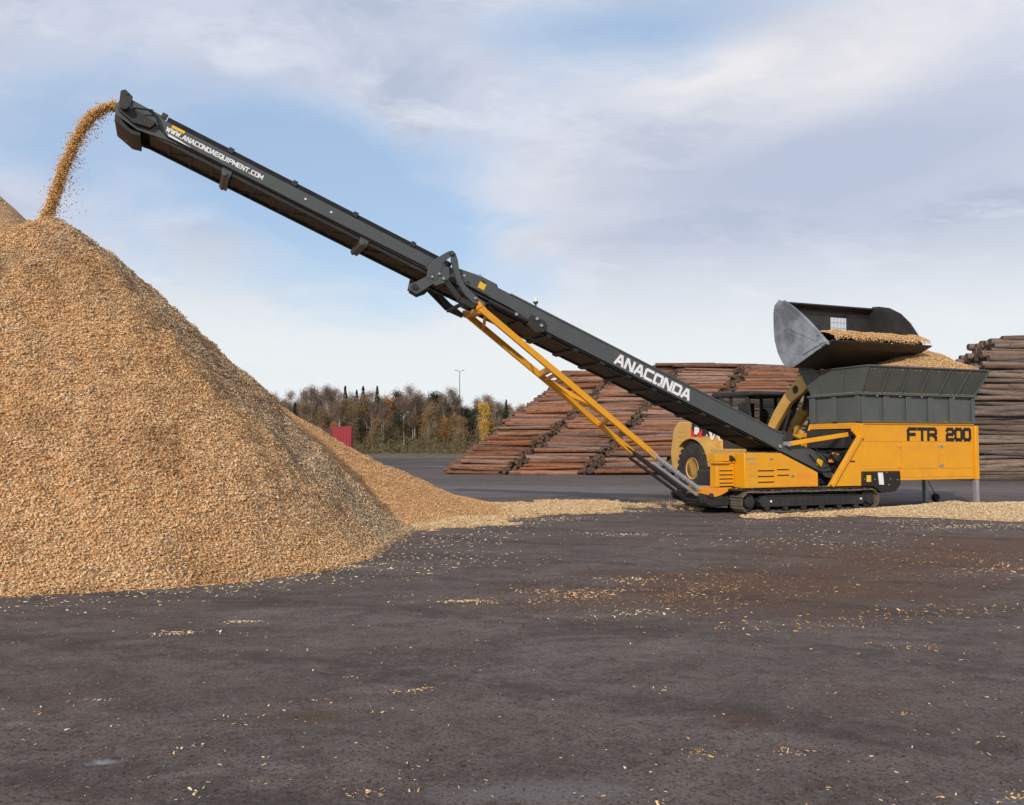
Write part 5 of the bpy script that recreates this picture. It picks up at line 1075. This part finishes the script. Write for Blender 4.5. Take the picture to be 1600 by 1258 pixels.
den = w.math('ADD', zc, .22); cmb = w.n('ShaderNodeCombineXYZ'); w.l(w.math('DIVIDE', sep.outputs[0], den), cmb.inputs[0]); w.l(w.math('DIVIDE', sep.outputs[1], den), cmb.inputs[1])
cv = cmb.outputs[0]
n_big = w.noise(.8, 3, .5, vec=cv, dist=.5); n_mid = w.noise(1.9, 8, .60, vec=cv, dist=.5); n_fine = w.noise(4.5, 8, .62, vec=cv, sc=(.8, 1.3, 1), dist=.3)
def lobe(px, py, rx, ry, rot=0.0):
    """soft mask about a fixed direction of the sky"""
    r = ray(px, py).normalized(); az = math.atan2(r.x, r.y); el = math.asin(r.z)
    ax = w.n('ShaderNodeMath'); ax.operation = 'ARCTAN2'; w.l(sep.outputs[0], ax.inputs[0]); w.l(sep.outputs[1], ax.inputs[1]); ex = w.n('ShaderNodeMath'); ex.operation = 'ARCSINE'; w.l(sep.outputs[2], ex.inputs[0])
    dx = w.math('SUBTRACT', ax.outputs[0], az); dy = w.math('SUBTRACT', ex.outputs[0], el); c_, s_ = math.cos(rot), math.sin(rot)
    u = w.math('DIVIDE', w.math('ADD', w.math('MULTIPLY', dx, c_), w.math('MULTIPLY', dy, s_)), rx / F_PX); v = w.math('DIVIDE', w.math('SUBTRACT', w.math('MULTIPLY', dy, c_), w.math('MULTIPLY', dx, s_)), ry / F_PX)
    d2 = w.math('ADD', w.math('MULTIPLY', u, u), w.math('MULTIPLY', v, v)); return w.math('EXPONENT', w.math('MULTIPLY', d2, -1.0))
def vary(f, a=1.0): return w.math('MULTIPLY', f, w.math('MULTIPLY_ADD', w.math('SUBTRACT', n_mid, .5), 2.6 * a, 1.0), clamp=True)
# cloud cover: mostly covered with clear openings
clear = lobe(480, 300, 330, 95, -.32)
for a in ((260, 420, 300, 90, -.1), (900, 50, 240, 50, 0), (560, 370, 220, 80, -.3), (560, 230, 200, 60, -.2), (1120, 30, 200, 60, 0), (60, 210, 130, 60, 0)):
    clear = w.math('ADD', clear, w.math('MULTIPLY', lobe(*a), .48))
clear = w.math('ADD', clear, w.math('MULTIPLY', w.math('SUBTRACT', n_big, .52), 1.8)); clear = w.math('ADD', clear, w.math('MULTIPLY', w.math('SUBTRACT', n_mid, .5), 1.8))
cover = w.math('SUBTRACT', 1.0, w.ramp(clear, [(.15, g(0)), (.90, g(.48))]))
lav = (.62, .665, .795, 1); pale = (.80, .83, .90, 1); greyb = (.475, .54, .685, 1); cream = (.84, .83, .86, 1); low = (.84, .88, .90, 1)
cc = w.mix(w.ramp(n_mid, [(.42, g(0)), (.56, g(1))]), greyb, lav)
cc = w.mix(w.ramp(w.math('ADD', n_fine, w.math('MULTIPLY', n_big, .5)), [(.74, g(0)), (.92, g(.65))]), cc, pale)
wht = lobe(760, 320, 210, 75, .15)
for a in ((1040, 110, 230, 45, -.12), (1250, 60, 260, 70, .1), (640, 380, 300, 45, 0), (1300, 150, 200, 60, .3)): wht = w.math('ADD', wht, w.math('MULTIPLY', lobe(*a), .7))
cc = w.mix(vary(w.math('MULTIPLY', wht, .9)), cc, cream)
cc = w.mix(vary(w.math('MULTIPLY', w.math('ADD', lobe(1180, 330, 420, 100, .1), lobe(1300, 240, 300, 60, .1)), .6)), cc, (.50, .56, .71, 1))
elev = w.ramp(w.math('ADD', zc, w.math('MULTIPLY', w.math('SUBTRACT', n_mid, .5), .07)), [(.07, g(1)), (.23, g(0))])
cc = w.mix(elev, cc, low)
cc = w.mix(w.ramp(clear, [(.20, g(0)), (.82, g(.97))]), cc, (.50, .66, .89, 1))
cc = w.mix(elev, cc, low)
cov2 = w.math('MAXIMUM', cover, w.math('MULTIPLY', elev, .9))
bg2 = w.n('ShaderNodeBackground'); w.l(cc, bg2.inputs[0]); bg2.inputs[1].default_value = 1.0
ms = w.n('ShaderNodeMixShader'); w.l(cov2, ms.inputs[0]); w.l(bg1.outputs[0], ms.inputs[1]); w.l(bg2.outputs[0], ms.inputs[2]); w.l(ms.outputs[0], out.inputs[0])

cam = bpy.data.cameras.new('camera'); co = bpy.data.objects.new('camera', cam); COL.objects.link(co); scene.camera = co
co.location = (0, 0, CAM_Z); co.rotation_euler = (math.pi / 2 + PITCH, 0, 0); cam.sensor_width = 36; cam.lens = F_PX / 1600 * 36; cam.clip_start = .1; cam.clip_end = 5000
vs_ = scene.view_settings; vs_.view_transform = 'Standard'; vs_.look = 'None'; vs_.exposure = 0; vs_.gamma = 1
scene.cycles.max_bounces = 5; scene.cycles.diffuse_bounces = 2
print('logs', LOGN[0], 'red', nred, 'objects', len(bpy.data.objects))
